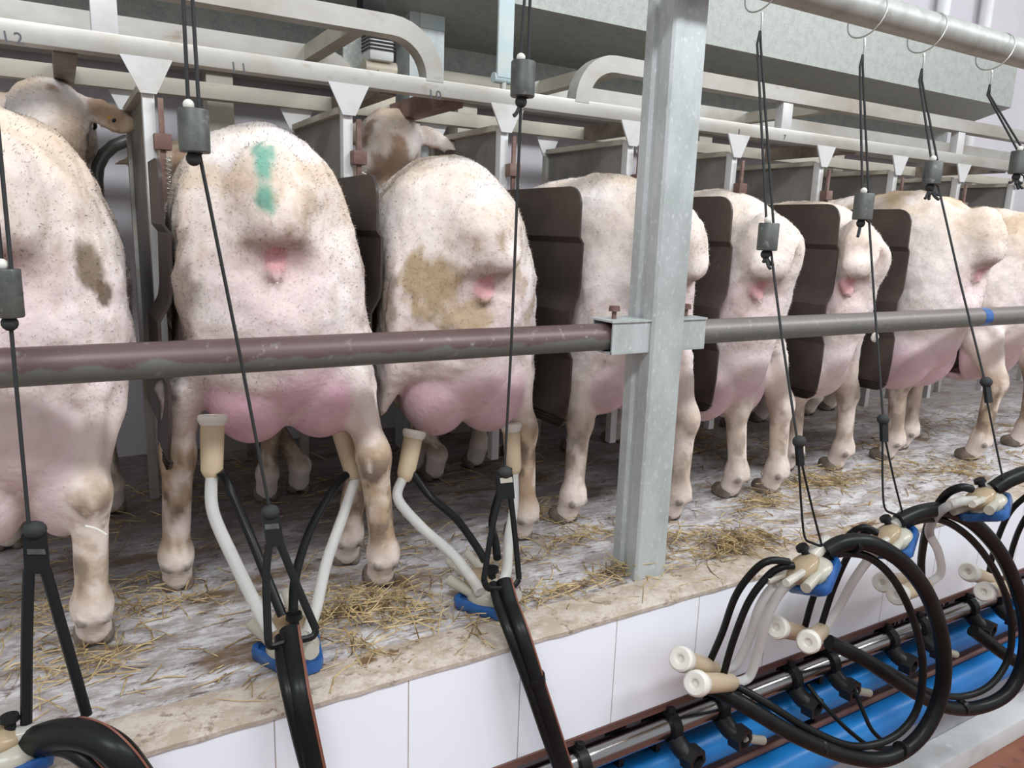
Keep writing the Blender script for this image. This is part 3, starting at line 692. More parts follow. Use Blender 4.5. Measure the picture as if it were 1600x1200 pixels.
    fc = np.repeat(C[F[fi]].mean(1)*rng.uniform(1.04, 1.16, (fuzz, 1)), 3, 0)
    fm = np_mesh('fleece', FV, np.arange(fuzz*3).reshape(-1, 3), 'sheep_wool', np.clip(fc, 0, .95))
    fa = fm.attributes.new('skin_normal', 'FLOAT_VECTOR', 'POINT'); fa.data.foreach_set('vector', np.repeat(nn, 3, 0).astype(np.float32).ravel())
    fo = bpy.data.objects.new('fleece', fm); COL.objects.link(fo); fo.parent = root; fo['kind'] = 'stuff'
    # hooves: two claws each
    def child(mb, name, mt, par=root):
        me = bpy.data.meshes.new(name); me.from_pydata(mb.v, [], mb.f); me.update(); me.polygons.foreach_set('use_smooth', [True]*len(me.polygons)); me.materials.append(MATS[mt])
        o = bpy.data.objects.new(name, me); COL.objects.link(o); o.parent = par; return o
    for Ft in (HL, HR, FL, FR):
        m = MB()
        for e in (-1, 1): m.blob((Ft[0]+e*.0135, Ft[1]+.036, .013), (.0135, .030, .021), None, 12, 8, -.6)
        child(m, 'hoof', 'hoof')
    for e in (-1, 1):
        p = hd+lk*.065+side*e*.055+np.array([0, 0, .012]); child(MB().blob(tuple(p), (.010, .010, .010)), 'eye', 'eye')
    if tag_ear is not None:
        e, cols = tag_ear; p = np.array(hd)+side*e*.115+np.array([0, -.012, -.012])
        child(MB().box(tuple(p), (.026, .006, .018), None, .002), 'ear_tag', cols)
        child(MB().blob(tuple(p+np.array([0, -.004, 0])), (.006, .004, .006)), 'ear_tag', 'black_plastic')
    return root, B, loc
def fl(px, py): p = atz(px, py, 0); return (p.x, p.y)
SHEEP = {}
def add(key, **kw): SHEEP[key] = sheep(**kw)
add('a', label='sheep cropped by the left edge, dung smear on its rump and a low pale udder', c=-.065, yr=1.03, yaw=0, W=.142, H=.735, hind=[(-.19, 1.10), fl(150, 1018)], front=[(-.12, 1.55), (.055, 1.66)], udder=(.29, .085, .135), tail=(0, .015), head=(.065, .70, .79), look=.35, tag_ear=(1, 'tag_yellow'), smears=[(.095, .545, .016, .035, (.17, .12, .07), .9), (.108, .505, .010, .014, (.15, .10, .06), .9)], seed=3, dirt=.4, tan=.45, trunkw=.165, pink=.35, legdirt=.8)
add('b', label='sheep with a green paint mark on its rump and a large pink udder', c=.247, yr=1.035, yaw=-.10, W=.148, H=.745, clipz=.37, ux=.030, hind=[fl(279, 930), fl(600, 925)], front=[fl(470, 775), (.35, 1.60)], udder=(.355, .105, .10), tail=(0, .022), head=(-.09, .72, .70), look=.2, smears=[(-.125, .50, .035, .10, (.20, .15, .11), .8), (-.14, .42, .03, .09, (.12, .09, .07), .8), (-.07, .655, .045, .02, (.66, .50, .34), .6), (.07, .67, .05, .02, (.66, .50, .34), .6)], seed=8, dirt=.55, tan=.35, green=[(-.016, .672, .016, .028), (-.014, .63, .012, .022)], pink=.95, legdirt=1, trunkw=.142)
add('c', label='sheep with brown dung stains left of its tail, directly left of the pillar', c=.565, yr=1.05, yaw=-.15, W=.143, H=.725, hind=[fl(545, 890), fl(820, 850)], front=[fl(683, 755), (.72, 1.65)], udder=(.335, .098, .098), ux=.022, tail=(.02, -.005), head=(.0, .66, .80), look=.3, tag_ear=(-1, 'motor_grey'), smears=[(-.07, .51, .045, .05, (.38, .27, .13), .85), (-.02, .47, .05, .03, (.36, .26, .13), .8), (-.14, .50, .02, .09, (.22, .17, .12), .8)], seed=14, dirt=.8, tan=.3, pink=.75, legdirt=1, trunkw=.142)
add('d', label='sheep standing partly behind the pillar, with a small green mark on its left flank', c=.965, yr=1.05, yaw=.03, W=.135, H=.72, hind=[fl(895, 822), fl(1058, 818)], front=[(.88, 1.62), (1.02, 1.66)], udder=(.33, .085, .085), tail=(.02, -.01), seed=21, dirt=.25, tan=.3, legdirt=.5, green=[(-.14, .56, .012, .018)], trunkw=.138)
add('e', label='clean white sheep, first right of the pillar, its hind legs close together', c=1.265, yr=1.065, yaw=-.04, vx=-.045, W=.118, H=.705, hind=[(1.32, 1.17), fl(1212, 775)], front=[(1.20, 1.64), (1.36, 1.66)], udder=(.30, .09, .10), tail=(-.01, 0), seed=27, dirt=.08, tan=.05, legdirt=.5, trunkw=.133)
add('f', label='small sheep between two brown plates, second right of the pillar', c=1.575, yr=1.075, yaw=-.03, vx=-.055, W=.113, H=.695, hind=[fl(1237, 740), fl(1315, 738)], front=[(1.52, 1.66), (1.68, 1.68)], udder=(.315, .08, .09), tail=(-.01, .01), seed=33, dirt=.15, tan=.35, legdirt=.5, pink=.3, trunkw=.130)
add('g', label='big side-on sheep at right with a tan back and pink udder', c=1.93, yr=1.02, yaw=0, W=.138, H=.735, hind=[fl(1395, 722), fl(1418, 705)], front=[(1.83, 1.64), (1.98, 1.66)], udder=(.32, .10, .10), tail=(0, .015), seed=39, dirt=.2, tan=1.1, legdirt=.6, pink=.8, trunkw=.138)
add('h', label='sheep cropped by the right edge, its dirty hind foot beside a milking hose', c=2.30, yr=1.04, yaw=0, W=.140, H=.715, hind=[fl(1530, 722), fl(1600, 700)], front=[(2.22, 1.66), (2.36, 1.68)], udder=(.32, .10, .10), tail=(0, .01), seed=45, dirt=.5, tan=.9, legdirt=.9, trunkw=.138)
# ------------------------------------------------------------------ pit pipework
def pipe(y, z, r, name, mt, label, cat='pipe'):
    o = MB().tube([(X0+.1, y, z), (X1-.1, y, z)], r, 28).build(name, mt); tag(o, label, cat); return o
pipe(.862, .6-.975*.862, .0195, 'milk_pipe', 'stainless', 'shiny stainless steel milk pipe running under the white tiles', 'pipe')
pipe(.905, .6-1.058*.905, .033, 'blue_pipe', 'blue_pipe', 'upper blue plastic pipe below the stainless pipe')
pipe(.900, .6-1.138*.900, .007, 'thin_pipe', 'trim_brown', 'thin dark brown pipe between the two blue pipes')
pipe(.895, .6-1.208*.895, .043, 'blue_pipe', 'blue_pipe', 'lower blue plastic pipe just above the white kerb')
MPZ = .6-.975*.862; MPY = .862
def valve(x, i, label):
    t = thing('pipe_valve', (x, MPY, MPZ), label, 'valve', 'black valves on the stainless pipe')
    MB().tube([(x-.009, MPY, MPZ), (x+.009, MPY, MPZ)], .0265, 20).build('clamp_ring', 'black_plastic', t)
    MB().tube([(x, MPY, MPZ+.026), (x+.002, MPY, MPZ+.034)], .008, 10).build('bolt', 'black_plastic', t)
    m = MB(); m.tube(spline([(x+.002, MPY-.012, MPZ-.016), (x+.006, MPY-.026, MPZ-.030), (x+.014, MPY-.042, MPZ-.038)], 5), .017, 16)
    e = Vector((x+.016, MPY-.046, MPZ-.040)); d = Vector((.10, -.92, -.05)).normalized()
    m.lathe(e-d*.012, e+d*.012, [(0, .023), (1, .022), (1, .014), (.3, .013), (.3, .0)], 6, False); b = m.build('outlet', 'black_plastic', t)
    if i % 2 == 0: MB().lathe(e-d*.004, e+d*.003, [(0, .0), (0, .0065), (1, .005), (1, 0)], 12, False).build('plug', 'blue_pipe', b)
    else: MB().tube([e+Vector((.01, .0, -.004)), e+Vector((.055, -.008, -.02))], .008, 12).build('stub', 'claw_grey', b)
vl = ['just right of the second hanging hose pair', 'under the nearest pair of teat cups', 'above the bottom of the front hose loop', 'under the cup whose mouth faces the viewer', 'inside the front hose loop', 'behind the front hose loop', 'inside the rear hose loop', 'behind the right side of the rear hose loop']
k = 0
for n in range(4):
    for dx in (.86, .975):
        valve(dx+.312*n, k, 'black valve on the stainless pipe '+vl[k]); k += 1
valve(.665, 9, 'black valve on the stainless pipe at the bottom edge of the photo')
for x, l in ((.79, 'left'), (.875, 'middle'), (1.33, 'right')):
    o = MB().box2((x-.006, .90, TB-.24), (x+.006, .945, TB-.005), .002).build('pipe_bracket', 'black_plastic'); tag(o, {'left': 'flat black bracket behind the stainless pipe, leftmost', 'middle': 'flat black bracket behind the stainless pipe near the nearest teat cups', 'right': 'flat black bracket behind the stainless pipe inside the front loop'}[l], 'bracket', 'pipe brackets')
for px, py, tx in ((1402, 971, '10'), (1474, 944, '9')):
    p = at(px, py, .9585); o = MB().box((p.x, .9592, p.z), (.05, .0016, .026), None).build('number_plate', 'black_plastic'); tag(o, 'small dark plate with a pale number under the tiles, '+('inside the front loop' if tx == '10' else 'behind the rear loop'), 'plate')
    text(tx, Vector((p.x, .9582, p.z)), .024, 'white_paint', o)
# ------------------------------------------------------------------ rings, cords, counterweights
def pxr(px, py, Y, npx): return (at(px+npx, py, Y)-at(px, py, Y)).length*math.cos(math.atan2(at(px, py, Y).x, Y)-YAW+0)*1.0
def cordset(nm, xt, wpx, wsz, ywt, low, green=False, hook=None, wtags='', knot=1, topx=None):
    """xt: x of the ring on the pipe; wpx: weight centre; low: list of (px,py,Y) below the weight"""
    x = xt; zr = PZ-PR-.012
    # ring of wire round the pipe
    pts = [(x+.012*math.sin(a*2*math.pi/24), PY+.036*math.cos(a*2*math.pi/24), PZ-.010+.036*math.sin(a*2*math.pi/24)) for a in range(24)]
    r = MB().tube(pts, .0013, 6, closed=True, caps=False).build('pipe_ring', 'wire'); tag(r, 'wire ring on the pipe, its cord '+nm, 'ring', 'wire rings on the overhead pipe')
    MB().tube([(x, PY, PZ-.045), (x, PY-.002, PZ-.060), (x+.002, PY, PZ-.075)], .0016, 6).build('hook', 'wire', r)
    W = at(*wpx, ywt); rad = .5*(at(wpx[0]+wsz[0]/2, wpx[1], ywt)-at(wpx[0]-wsz[0]/2, wpx[1], ywt)).length*math.cos(math.atan2(W.x, W.y))**1.0*.95
    hh = .5*(at(wpx[0], wpx[1]-wsz[1]/2, ywt)-at(wpx[0], wpx[1]+wsz[1]/2, ywt)).length*.97
    top = Vector((x, PY, PZ-.072)); sx = rad*.36
    m = MB()
    lo = [at(*p) for p in low]
    m.tube([top+Vector((.000, 0, 0)), top+Vector((.004, 0, -.02)), W+Vector((sx, -.003, hh)), W+Vector((sx, -.003, -hh)), lo[0]] + lo[1:], .0021, 7)
    m.tube([top, top+Vector((-.004, 0, -.02)), W+Vector((-sx*.7, .002, hh-.002))], .0021, 7)
    c = m.build('cord', 'cord_black'); tag(c, 'thin black cord through the counterweight '+nm, 'cord', 'counterweight cords')
    t = thing('counterweight', tuple(W), 'grey cylindrical counterweight '+nm, 'weight', 'cord counterweights')
    MB().lathe(W-Vector((0, 0, hh)), W+Vector((0, 0, hh)), [(0, rad*.93), (.03, rad), (.97, rad), (1, rad*.94), (1, rad*.25), (.9, rad*.22)], 28).build('cylinder', 'weight_grey', t)
    MB().blob(W+Vector((-sx*.7, 0, hh+.004)), (.006, .006, .006), None, 10, 7).build('top_knot', 'cup_lip', t)
    m = MB(); rr = random.Random(int(xt*1000)+5); b = W-Vector((sx*.3, 0, hh))
    m.blob(b-Vector((0, 0, .006)), (.008, .008, .008), None, 10, 7)
    if knot:
        for i in range(5 if knot > 1 else 1):
            d = Vector((rr.uniform(-.02, .02) if knot > 1 else -.010, rr.uniform(-.014, .004), -rr.uniform(.006, .024)))
            m.tube(spline([b-Vector((0, 0, .008)), b+d*.6+Vector((0, 0, -.012)), b+d+Vector((0, 0, -.010))], 4), .0028, 6)
    m.build('tail_knot', 'cord_black', t)
    return c
cordset('at the left edge', -.046, (13, 458), (50, 78), .905, [(16, 500, .905), (45, 822, .92)], knot=0)
cordset('beside the green marked sheep', .133, (303, 205), (53, 70), .905, [(312, 243, .906), (376, 560, .925), (422, 800, .945)], knot=0)
cordset('just left of the pillar at the top', .545, (817, 124), (40, 58), .905, [(814, 160, .906), (799, 540, .93), (788, 738, .945)], knot=1)
cordset('first right of the pillar', .974, (1200, 370), (35, 44), .85, [(1205, 396, .848), (1222, 530, .80), (1246, 690, .752)], knot=2)
cordset('second right of the pillar', 1.231, (1349, 323), (34, 42), .868, [(1358, 348, .866), (1366, 470, .83), (1380, 655, .778)], knot=1)
cordset('third right of the pillar', 1.407, (1457, 270), (32, 37), .857, [(1466, 291, .855), (1500, 440, .79), (1540, 600, .72)], knot=2)
cordset('at the right edge', 1.64, (1592, 254), (32, 36), .86, [(1600, 275, .858), (1640, 460, .80), (1690, 640, .74)], knot=2)
p0 = at(1367, 527, .822); o = MB().blob(p0, (.008, .006, .009), None, 10, 8).build('cord_toggle', 'cup_lip'); tag(o, 'small pale knot on the cord just below the right kick rail', 'knot')
# ------------------------------------------------------------------ straps
def strap(label, neck, paths, Y, r=.0048, tagbar=None, knot=None, mt='black_plastic'):
    ys = lambda py: Y[0]+(Y[1]-Y[0])*(py-Y[2])/(Y[3]-Y[2])
    P = lambda p: at(p[0], p[1], ys(p[1]))
    base = P(neck[0]); t = thing('cluster_strap', tuple(base), label, 'strap', 'black hanging straps')
    MB().prism([P(p)+Vector((0, -.003, 0)) for p in neck], (0, .006, 0)).build('buckle', mt, t)
    m = MB()
    for pa in paths: m.tube(spline([P(p) for p in pa], 5), r, 8, sq=(1, .75))
    m.build('loop', mt, t)
    if knot: MB().blob(P(knot), (.012, .010, .010), None, 12, 8).build('knot', 'cord_black', t)
    if tagbar: MB().prism([P(p)+Vector((0, -.0045, 0)) for p in tagbar], (0, .001, 0)).build('slot', 'weight_grey' if knot != (789, 738) else 'claw_grey', t)
strap('large black strap loop hanging at the lower left corner', [(35, 832), (74, 832), (79, 895), (38, 895)], [[(45, 890), (42, 1000), (41, 1150)], [(71, 890), (98, 985), (136, 1118)], [(137, 1120), (95, 1142), (50, 1162), (41, 1150)]], (.92, .895, 830, 1160), .0058, [(42, 856), (70, 856), (72, 864), (43, 864)], (54, 828))
strap('black strap loop of the cluster milking the green marked sheep', [(409, 805), (436, 803), (444, 852), (416, 853)], [[(421, 850), (416, 900), (419, 1000)], [(438, 850), (464, 915), (494, 984)], [(494, 984), (486, 996), (450, 1003), (424, 1010), (419, 1000)]], (.945, .905, 800, 1010), .0052, [(412, 818), (434, 816), (435, 824), (413, 826)], (422, 800))
strap('black strap loop of the cluster milking the sheep left of the pillar', [(775, 742), (800, 740), (803, 778), (777, 780)], [[(781, 776), (768, 830), (756, 905)], [(798, 776), (806, 850), (811, 905)], [(811, 905), (800, 917), (765, 920), (756, 905)]], (.945, .92, 740, 915), .0050, [(779, 746), (798, 744), (799, 752), (780, 754)], (789, 738))
strap('thin black wire strap of the hanging cluster nearest the pillar', [(1243, 688), (1252, 688), (1255, 726), (1246, 728)], [[(1248, 725), (1252, 790), (1257, 838), (1268, 848), (1286, 854)], [(1253, 725), (1268, 790), (1285, 856)]], (.752, .735, 690, 850), .0021, knot=(1249, 690))
strap('thin black wire strap of the second hanging cluster right of the pillar', [(1376, 652), (1385, 652), (1386, 690), (1377, 690)], [[(1379, 690), (1379, 750), (1382, 792), (1394, 802), (1412, 806)], [(1384, 690), (1397, 750), (1413, 812)]], (.778, .745, 655, 805), .0021, knot=(1380, 655))
strap('thin black wire hook of the third hanging cluster right of the pillar', [(1537, 595), (1545, 598), (1549, 628), (1541, 630)], [[(1543, 630), (1555, 690), (1567, 748)]], (.72, .665, 600, 748), .0021, knot=(1541, 597))
# ------------------------------------------------------------------ milking clusters
def claw(name_label, P, ex, ez, group='milking clusters', sc=1.0):
    ex = Vector(ex).normalized(); ez = Vector(ez); ez = (ez-ex*ez.dot(ex)).normalized(); ey = ez.cross(ex)
    R = Matrix((ex, ey, ez)).transposed(); P = Vector(P); L = lambda x, y, z: P+R @ (Vector((x, y, z))*sc)
    t = thing('milking_cluster', tuple(P), name_label, 'milking cluster', group)
    # blue base, a rounded trapezoid tray
    pr = []
    for (x, y) in ((.040, -.022), (.046, -.014), (.046, .014), (.040, .022), (-.026, .044), (-.036, .040), (-.040, .028), (-.040, -.028), (-.036, -.040), (-.026, -.044)): pr.append((x, y))
    V = []; n = len(pr)
    for (z, s_) in ((-.030, .86), (-.027, .97), (-.016, 1.0), (-.012, .97), (-.012, .84), (-.016, .80)): V += [L(x*s_, y*s_, z) for x, y in pr]
    F = [(i*n+k, i*n+(k+1) % n, (i+1)*n+(k+1) % n, (i+1)*n+k) for i in range(5) for k in range(n)]+[tuple(range(n))[::-1], tuple(5*n+k for k in range(n))]
    m = MB(); m.add(V, F); m.build('base', 'blue_rubber', t, ang=50)
    MB().blob(L(-.002, 0, -.014), (.034*sc, .033*sc, .024*sc), R, 20, 12, -.1).build('bowl', 'claw_grey', t)
    MB().blob(L(-.016, 0, .008), (.034*sc, .025*sc, .016*sc), R, 20, 10).build('cover', 'amber', t)
    for y in (-.017, .017):
        MB().tube([L(-.030, y*.8, .012), L(-.074, y*1.15, .026)], .0066*sc, 12).build('nipple', 'clear_plastic', t)
        MB().tube([L(-.014, y*1.2, -.006), L(-.056, y*1.9, .004)], .0085*sc, 12).build('milk_nipple', 'claw_grey', t)
    MB().lathe(L(.010, 0, .008), L(.058, 0, .010), [(0, .012*sc), (.5, .0115*sc), (.55, .0095*sc), (1, .0095*sc)], 16).build('outlet', 'clear_plastic', t)
    MB().lathe(L(.004, 0, .010), L(.004, 0, .036), [(0, .006*sc), (.7, .006*sc), (.75, .0105*sc), (1, .0095*sc)], 16).build('button', 'black_plastic', t)
    return t, L
def hose(pts, r, label, mt='rubber', name='hose', stripe=0, n=9, group=None, ends=False):
    P = spline([p if isinstance(p, Vector) else at(*p) for p in pts], n)
    if stripe:
        t = thing(name, tuple(P[0]), label, 'hose', group); MB().tube(P, r, 18).build('tube', mt, t)
        fr = frames(P)
        for ang in ((.0,) if stripe == 1 else (-.14, .14)):
            Q = []
            for p, (a, b) in zip(P, fr):
                # stripe stays on the pit-facing upper side
                d = Vector((.82, -.55, .35)); tg = a.cross(b); d = (d-tg*d.dot(tg)).normalized(); e = tg.cross(d)
                Q.append(p+(d*math.cos(ang)+e*math.sin(ang))*(r+.0002))
            MB().tube(Q, .0013, 6).build('stripe', 'rubber_brown', t)
        return t
    o = MB().tube(P, r, 16).build(name, mt); return tag(o, label, 'hose', group)
def cup(a, b, label, group='teat cups'):
    a, b = Vector(a), Vector(b); L = (b-a).length
    t = thing('teat_cup', tuple(b), label, 'teat cup', group)
    MB().lathe(a, b, [(.07, .0165), (.10, .0162), (.5, .0158), (.86, .0150), (.93, .0125), (1, .008)], 22).build('shell', 'silicone_cup', t)
    MB().lathe(a, a+(b-a)*.16, [(.02, .0075), (0, .0095), (.0, .0165), (.10, .0195), (.45, .0205), (.6, .0195), (1, .0168)], 24, False).build('lip', 'cup_lip', t)
    MB().lathe(a, a+(b-a)*.3, [(.01, .0085), (.03, .0065), (.06, .0050), (.10, .0045), (.12, 0)], 20, False).build('liner_mouth', 'cup_lip', t)
    return t
# clusters standing on the platform
def stand(tagname, P, tubes, hoses, cups):
    return None
A = 'of the cluster milking the green marked sheep'
claw('milking cluster on a blue base standing on the edge below the green marked sheep', atz(462, 1004, .034)+Vector((0, .012, 0)), (.12, -1, 0), (0, .0, 1), sc=1.12)
cL = at(332, 648, 1.10); cLb = at(331, 748, 1.085)
cup(cL, cLb, 'teat cup on the left teat of the green marked sheep'); cR = at(528, 655, 1.16); cRb = at(556, 750, 1.15); cup(cR, cRb, 'teat cup on the right teat of the green marked sheep, half behind its hind leg')
hose([cLb+Vector((0, 0, .004)), (333, 800, 1.06), (368, 880, 1.0), (405, 955, .965), (424, 990, .945)], .0085, 'left white milk tube '+A, 'silicone', 'milk_tube')
hose([cRb+Vector((0, 0, .004)), (538, 800, 1.12), (510, 880, 1.04), (494, 950, .985), (478, 992, .95)], .0085, 'right white milk tube '+A, 'silicone', 'milk_tube')
hose([cLb+Vector((.010, -.01, .012)), (360, 765, 1.07), (392, 840, 1.02), (422, 915, .98), (441, 962, .955)], .0065, 'left black pulse tube '+A, 'rubber', 'pulse_tube')
hose([cRb+Vector((-.012, 0, .014)), (520, 765, 1.12), (484, 830, 1.06), (462, 900, 1.0), (458, 955, .955)], .0065, 'right black pulse tube '+A, 'rubber', 'pulse_tube')
hose([(452, 985, .925), (458, 1030, .888), (466, 1080, .848), (478, 1140, .834), (496, 1225, .826)], .0135, 'thick striped black hose hanging over the edge from the cluster milking the green marked sheep', stripe=2)
hose([(438, 996, .925), (440, 1035, .885), (450, 1085, .846), (465, 1150, .834), (486, 1230, .828)], .0075, 'thin black hose beside the thick one below the green marked sheep')
A = 'of the cluster milking the sheep left of the pillar'
claw('milking cluster on a blue base standing on the edge left of the pillar', atz(771, 925, .034)+Vector((0, .012, 0)), (.25, -1, 0), (0, 0, 1), sc=1.08)
cL = at(648, 672, 1.14); cLb = at(632, 752, 1.125); cup(cL, cLb, 'teat cup on the left teat of the sheep left of the pillar')
cR = at(798, 660, 1.15); cRb = at(803, 742, 1.14); cup(cR, cRb, 'teat cup on the right teat of the sheep left of the pillar')
hose([cLb+Vector((-.004, 0, .004)), (622, 780, 1.11), (660, 825, 1.07), (706, 865, 1.02), (738, 905, .985), (750, 925, .96)], .0085, 'left white milk tube '+A, 'silicone', 'milk_tube')
hose([cRb+Vector((0, 0, .004)), (803, 790, 1.11), (795, 840, 1.05), (792, 890, .985), (784, 912, .965)], .0085, 'right white milk tube '+A, 'silicone', 'milk_tube')
hose([cLb+Vector((.012, -.004, .014)), (672, 775, 1.10), (712, 810, 1.05), (742, 850, .995), (757, 875, .965)], .0065, 'left black pulse tube '+A, 'rubber', 'pulse_tube')
hose([cRb+Vector((-.012, -.004, .016)), (780, 770, 1.12), (769, 815, 1.07), (774, 845, 1.0), (777, 872, .965)], .0065, 'right black pulse tube '+A, 'rubber', 'pulse_tube')
hose([(787, 908, .932), (797, 945, .900), (815, 995, .855), (842, 1080, .838), (865, 1150, .832), (890, 1225, .826)], .0125, 'thick striped black hose hanging over the edge left of the pillar', stripe=2)
hose([(770, 912, .935), (778, 945, .900), (797, 995, .855), (828, 1080, .838), (852, 1150, .832), (880, 1225, .828)], .0068, 'thin black hose beside the thick one left of the pillar')
claw('milking cluster at the lower left corner, mostly out of view', at(12, 1165, .895), (1, -.12, 0), (0, .1, 1), sc=.95)
hose([(48, 1160, .893), (90, 1148, .862), (135, 1150, .835), (180, 1172, .81), (215, 1215, .80), (240, 1260, .79)], .0165, 'thick black hose with a brown stripe curving over the edge at lower left', stripe=1)
hose([(50, 1172, .89), (90, 1168, .86), (125, 1182, .835), (158, 1215, .82), (180, 1260, .81)], .0085, 'thin black hose with a brown stripe at the lower left corner', stripe=1)
# hanging clusters
A = 'of the hanging cluster nearest the pillar'
claw('milking cluster hanging on its wire nearest the pillar, blue base below', at(1266, 884, .735), (.85, .1, .42), (-.45, .30, .82), sc=1.02)
cup(at(1085, 1068, .745), at(1148, 1066, .815), 'nearest teat cup dangling before the tiles, in front of its twin'); cup(at(1062, 1029, .785), at(1120, 1047, .845), 'second dangling teat cup, behind the nearest one')
hose([(1108, 1036, .830), (1128, 990, .81), (1150, 930, .785), (1180, 890, .76), (1204, 876, .745), (1232, 878, .738)], .0060, 'upper black pulse tube '+A, 'rubber', 'pulse_tube')
hose([(1131, 1052, .798), (1146, 1000, .79), (1170, 940, .77), (1200, 900, .755), (1222, 886, .742), (1240, 884, .734)], .0060, 'lower black pulse tube '+A, 'rubber', 'pulse_tube')
hose([(1147, 1066, .813), (1170, 1058, .81), (1184, 1020, .80), (1200, 960, .775), (1228, 915, .745), (1268, 898, .725), (1282, 898, .722)], .0082, 'clear milk tube '+A+', in front', 'silicone', 'milk_tube')
hose([(1120, 1047, .845), (1148, 1040, .84), (1170, 1000, .82), (1186, 950, .79), (1208, 918, .765), (1240, 900, .745)], .0080, 'clear milk tube '+A+', behind', 'silicone', 'milk_tube')
G = 'looped hoses in the pit'
hose([(1290, 862, .732), (1320, 848, .722), (1362, 850, .71), (1412, 880, .70), (1452, 935, .695), (1473, 1010, .69), (1470, 1085, .69), (1438, 1150, .695), (1385, 1185, .705), (1320, 1180, .725), (1245, 1150, .75), (1180, 1112, .78), (1135, 1085, .81), (1105, 1072, .835)], .0142, 'thick black hose making the big front loop, nearest the pillar', group=None)
hose([(1288, 872, .73), (1320, 864, .722), (1360, 872, .715), (1398, 908, .708), (1428, 970, .70), (1442, 1040, .695), (1432, 1110, .70), (1395, 1152, .71), (1335, 1166, .725), (1265, 1140, .75), (1200, 1100, .775), (1150, 1072, .81), (1110, 1058, .84)], .0068, 'thin black hose inside the big front loop', group=None)
A = 'of the second hanging cluster right of the pillar'
claw('second hanging milking cluster right of the pillar, blue base below', at(1394, 835, .745), (.85, .1, .42), (-.45, .30, .82), sc=.98)
cup(at(1262, 1004, .74), at(1286, 982, .83), 'teat cup whose mouth faces the viewer, in front of the white tiles'); cup(at(1212, 980, .79), at(1262, 992, .84), 'teat cup behind the one whose mouth faces the viewer')
hose([(1258, 978, .825), (1272, 930, .82), (1296, 880, .80), (1325, 838, .78), (1348, 824, .76), (1366, 830, .75)], .0060, 'left black pulse tube '+A, 'rubber', 'pulse_tube')
hose([(1284, 975, .815), (1302, 920, .81), (1324, 870, .79), (1345, 838, .77), (1360, 830, .755), (1372, 833, .745)], .0060, 'right black pulse tube '+A, 'rubber', 'pulse_tube')
hose([(1288, 982, .83), (1310, 950, .82), (1335, 905, .79), (1368, 862, .745), (1390, 850, .738), (1402, 846, .736)], .0080, 'clear milk tube '+A, 'silicone', 'milk_tube')
hose([(1404, 815, .745), (1440, 800, .735), (1482, 798, .725), (1530, 825, .715), (1572, 880, .71), (1600, 960, .705), (1600, 1030, .71), (1575, 1082, .715), (1525, 1106, .73), (1470, 1102, .745), (1410, 1070, .765), (1350, 1030, .79), (1295, 1003, .82)], .0142, 'thick black hose making the rear loop at right', group=None)
hose([(1406, 824, .742), (1440, 812, .735), (1478, 815, .728), (1520, 845, .72), (1556, 895, .715), (1578, 955, .71), (1578, 1020, .715), (1550, 1068, .72), (1505, 1088, .735), (1450, 1080, .75), (1390, 1046, .775), (1320, 1008, .81)], .0068, 'thin black hose inside the rear loop at right', group=None)
A = 'of the third hanging cluster right of the pillar'
claw('third hanging milking cluster right of the pillar, blue base below', at(1540, 778, .68), (.90, .1, .30), (-.35, .32, .85), sc=1.0)
cup(at(1378, 910, .79), at(1432, 905, .83), 'teat cup seen through the front loop, before the tiles'); cup(at(1400, 930, .76), at(1452, 912, .80), 'lower teat cup seen through the front loop')
hose([(1440, 905, .80), (1440, 870, .79), (1450, 820, .76), (1475, 776, .73), (1500, 762, .70), (1518, 764, .69)], .0075, 'black pulse tube '+A, 'rubber', 'pulse_tube')
hose([(1452, 910, .80), (1470, 895, .79), (1466, 862, .77), (1452, 830, .75), (1468, 800, .72), (1500, 784, .69), (1536, 782, .672)], .0082, 'clear milk tube '+A, 'silicone', 'milk_tube')
hose([(1552, 765, .675), (1580, 748, .665), (1620, 740, .655), (1680, 770, .65), (1730, 860, .65), (1740, 980, .66), (1690, 1060, .69), (1600, 1040, .74), (1520, 985, .80)], .0142, 'thick black hose leaving the frame at right')
cup(at(1512, 893, .78), at(1560, 912, .825), 'pale teat cup before the tiles at the right edge'); cup(at(1536, 925, .74), at(1590, 915, .79), 'amber teat cup at the right edge, partly behind the rear loop')
hose([(1545, 895, .815), (1556, 850, .80), (1578, 800, .78), (1610, 770, .75)], .006, 'left black pulse tube at the right edge above the pale teat cup', 'rubber', 'pulse_tube')
hose([(1572, 900, .80), (1584, 850, .79), (1602, 810, .77), (1630, 780, .75)], .006, 'right black pulse tube at the right edge above the amber teat cup', 'rubber', 'pulse_tube')
# thin valve hoses hanging by the blue pipes
hose([(1262, 1070, .83), (1290, 1105, .79), (1330, 1145, .76), (1365, 1168, .74), (1400, 1168, .735)], .0042, 'thin black line drooping across the blue pipes inside the front loop')
hose([(1335, 1078, .80), (1348, 1110, .78), (1362, 1140, .76), (1382, 1160, .745)], .0042, 'short thin black line beside the drooping one inside the front loop')
def clip(px, py, Y, d, label):
    p = at(px, py, Y); a = Vector(d).normalized(); o = MB().lathe(p-a*.006, p+a*.006, [(0, .0155), (1, .0155)], 16).build('hose_band', 'rubber'); tag(o, label, 'band', 'rubber bands on the looped hoses')
clip(836, 1060, .841, (.25, .05, -1), 'black band round the hose hanging over the edge left of the pillar')
clip(1283, 1167, .737, (.9, .1, .35), 'black band round both hoses at the lower left of the big front loop')
clip(1408, 1172, .700, (.85, -.05, -.35), 'black band round both hoses at the bottom right of the big front loop')
clip(1333, 850, .718, (1, 0, .05), 'grey band on top of the big front loop')
clip(1503, 1105, .736, (1, .1, .1), 'black band round both hoses at the bottom of the rear loop')
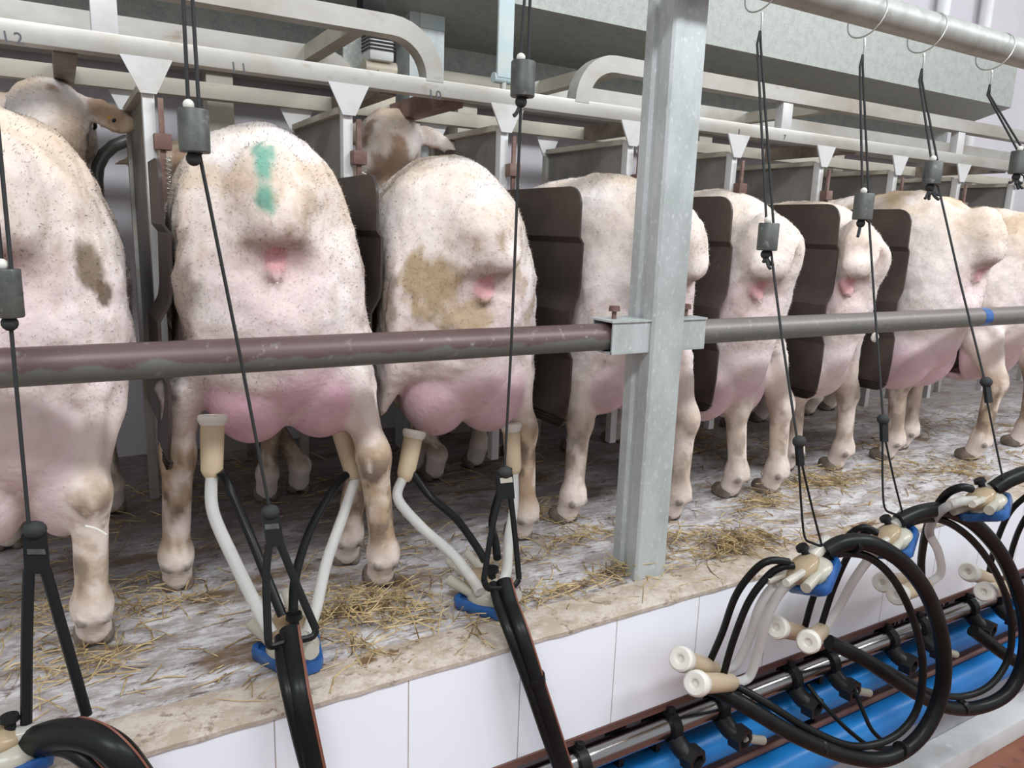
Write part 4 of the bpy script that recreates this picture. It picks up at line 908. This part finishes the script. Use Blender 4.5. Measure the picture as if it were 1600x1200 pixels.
# ------------------------------------------------------------------ straw
def straw():
    rnd = random.Random(11); m = MB()
    def one(x, y, ln, a, z=0.0, tilt=0.):
        r = rnd.uniform(.0005, .0012); d = Vector((math.cos(a), math.sin(a), tilt)); q = Vector((-d.y, d.x, 0))*rnd.uniform(-.12, .12)*ln
        p = Vector((x, y, .0015+z)); pts = [p-d*ln/2, p+q+Vector((0, 0, rnd.uniform(0, .003))), p+d*ln/2]
        for w in pts: w.z = max(w.z, .0015)
        m.tube(pts, r, 4)
    def clump(px, py, n, rx, ry, hz=.012, ln=(.02, .08)):
        c = atz(px, py, 0)
        for i in range(n):
            x = c.x+rnd.gauss(0, rx); y = c.y+rnd.gauss(0, ry)
            if y < EDGE+.012 or y > 2.0: continue
            one(x, y, rnd.uniform(*ln), rnd.uniform(0, math.pi), abs(rnd.gauss(0, hz)), rnd.uniform(-.25, .25))
    for a in ((575, 955, 150, .055, .032), (540, 945, 60, .05, .03), (640, 960, 60, .05, .03), (690, 985, 30, .04, .03), (560, 1015, 26, .014, .016), (470, 1000, 30, .06, .03), (200, 950, 70, .06, .06), (255, 950, 40, .04, .02), (45, 985, 80, .05, .07), (100, 1050, 40, .05, .04), (150, 1040, 30, .03, .02),
              (1150, 850, 150, .05, .025), (1110, 875, 60, .07, .012), (900, 845, 70, .05, .02), (850, 810, 50, .04, .03), (880, 930, 30, .06, .01), (960, 900, 60, .05, .015), (1060, 850, 60, .05, .02), (1190, 790, 90, .05, .03), (1300, 755, 90, .05, .03), (1250, 760, 70, .06, .03), (1400, 740, 50, .06, .03), (1500, 735, 70, .06, .03), (1120, 700, 120, .10, .10), (1350, 700, 60, .1, .08), (1480, 670, 80, .1, .1),
              (400, 740, 90, .10, .14), (760, 740, 80, .12, .12), (200, 800, 70, .10, .14), (600, 850, 70, .10, .06), (1230, 850, 40, .1, .02), (790, 880, 40, .06, .03), (820, 945, 26, .03, .012)): clump(*a)
    for i in range(900): one(rnd.uniform(-.4, 3.2), rnd.uniform(EDGE+.03, 2.0) if i % 3 else rnd.uniform(EDGE+.02, 1.15), rnd.uniform(.015, .07), rnd.gauss(.25, .7))
    o = m.build('straw', 'straw', ang=60); tag(o, 'loose yellow straw strewn over the platform around the hooves', 'straw', kind='stuff')
straw()
p = at(150, 826, 1.06); o = MB().tube(spline([at(133, 822, 1.062), p, at(167, 836, 1.05)], 4), .0016, 6).build('straw_stalk', 'cup_lip'); tag(o, 'single pale straw stalk stuck to the hind leg of the leftmost sheep', 'straw')
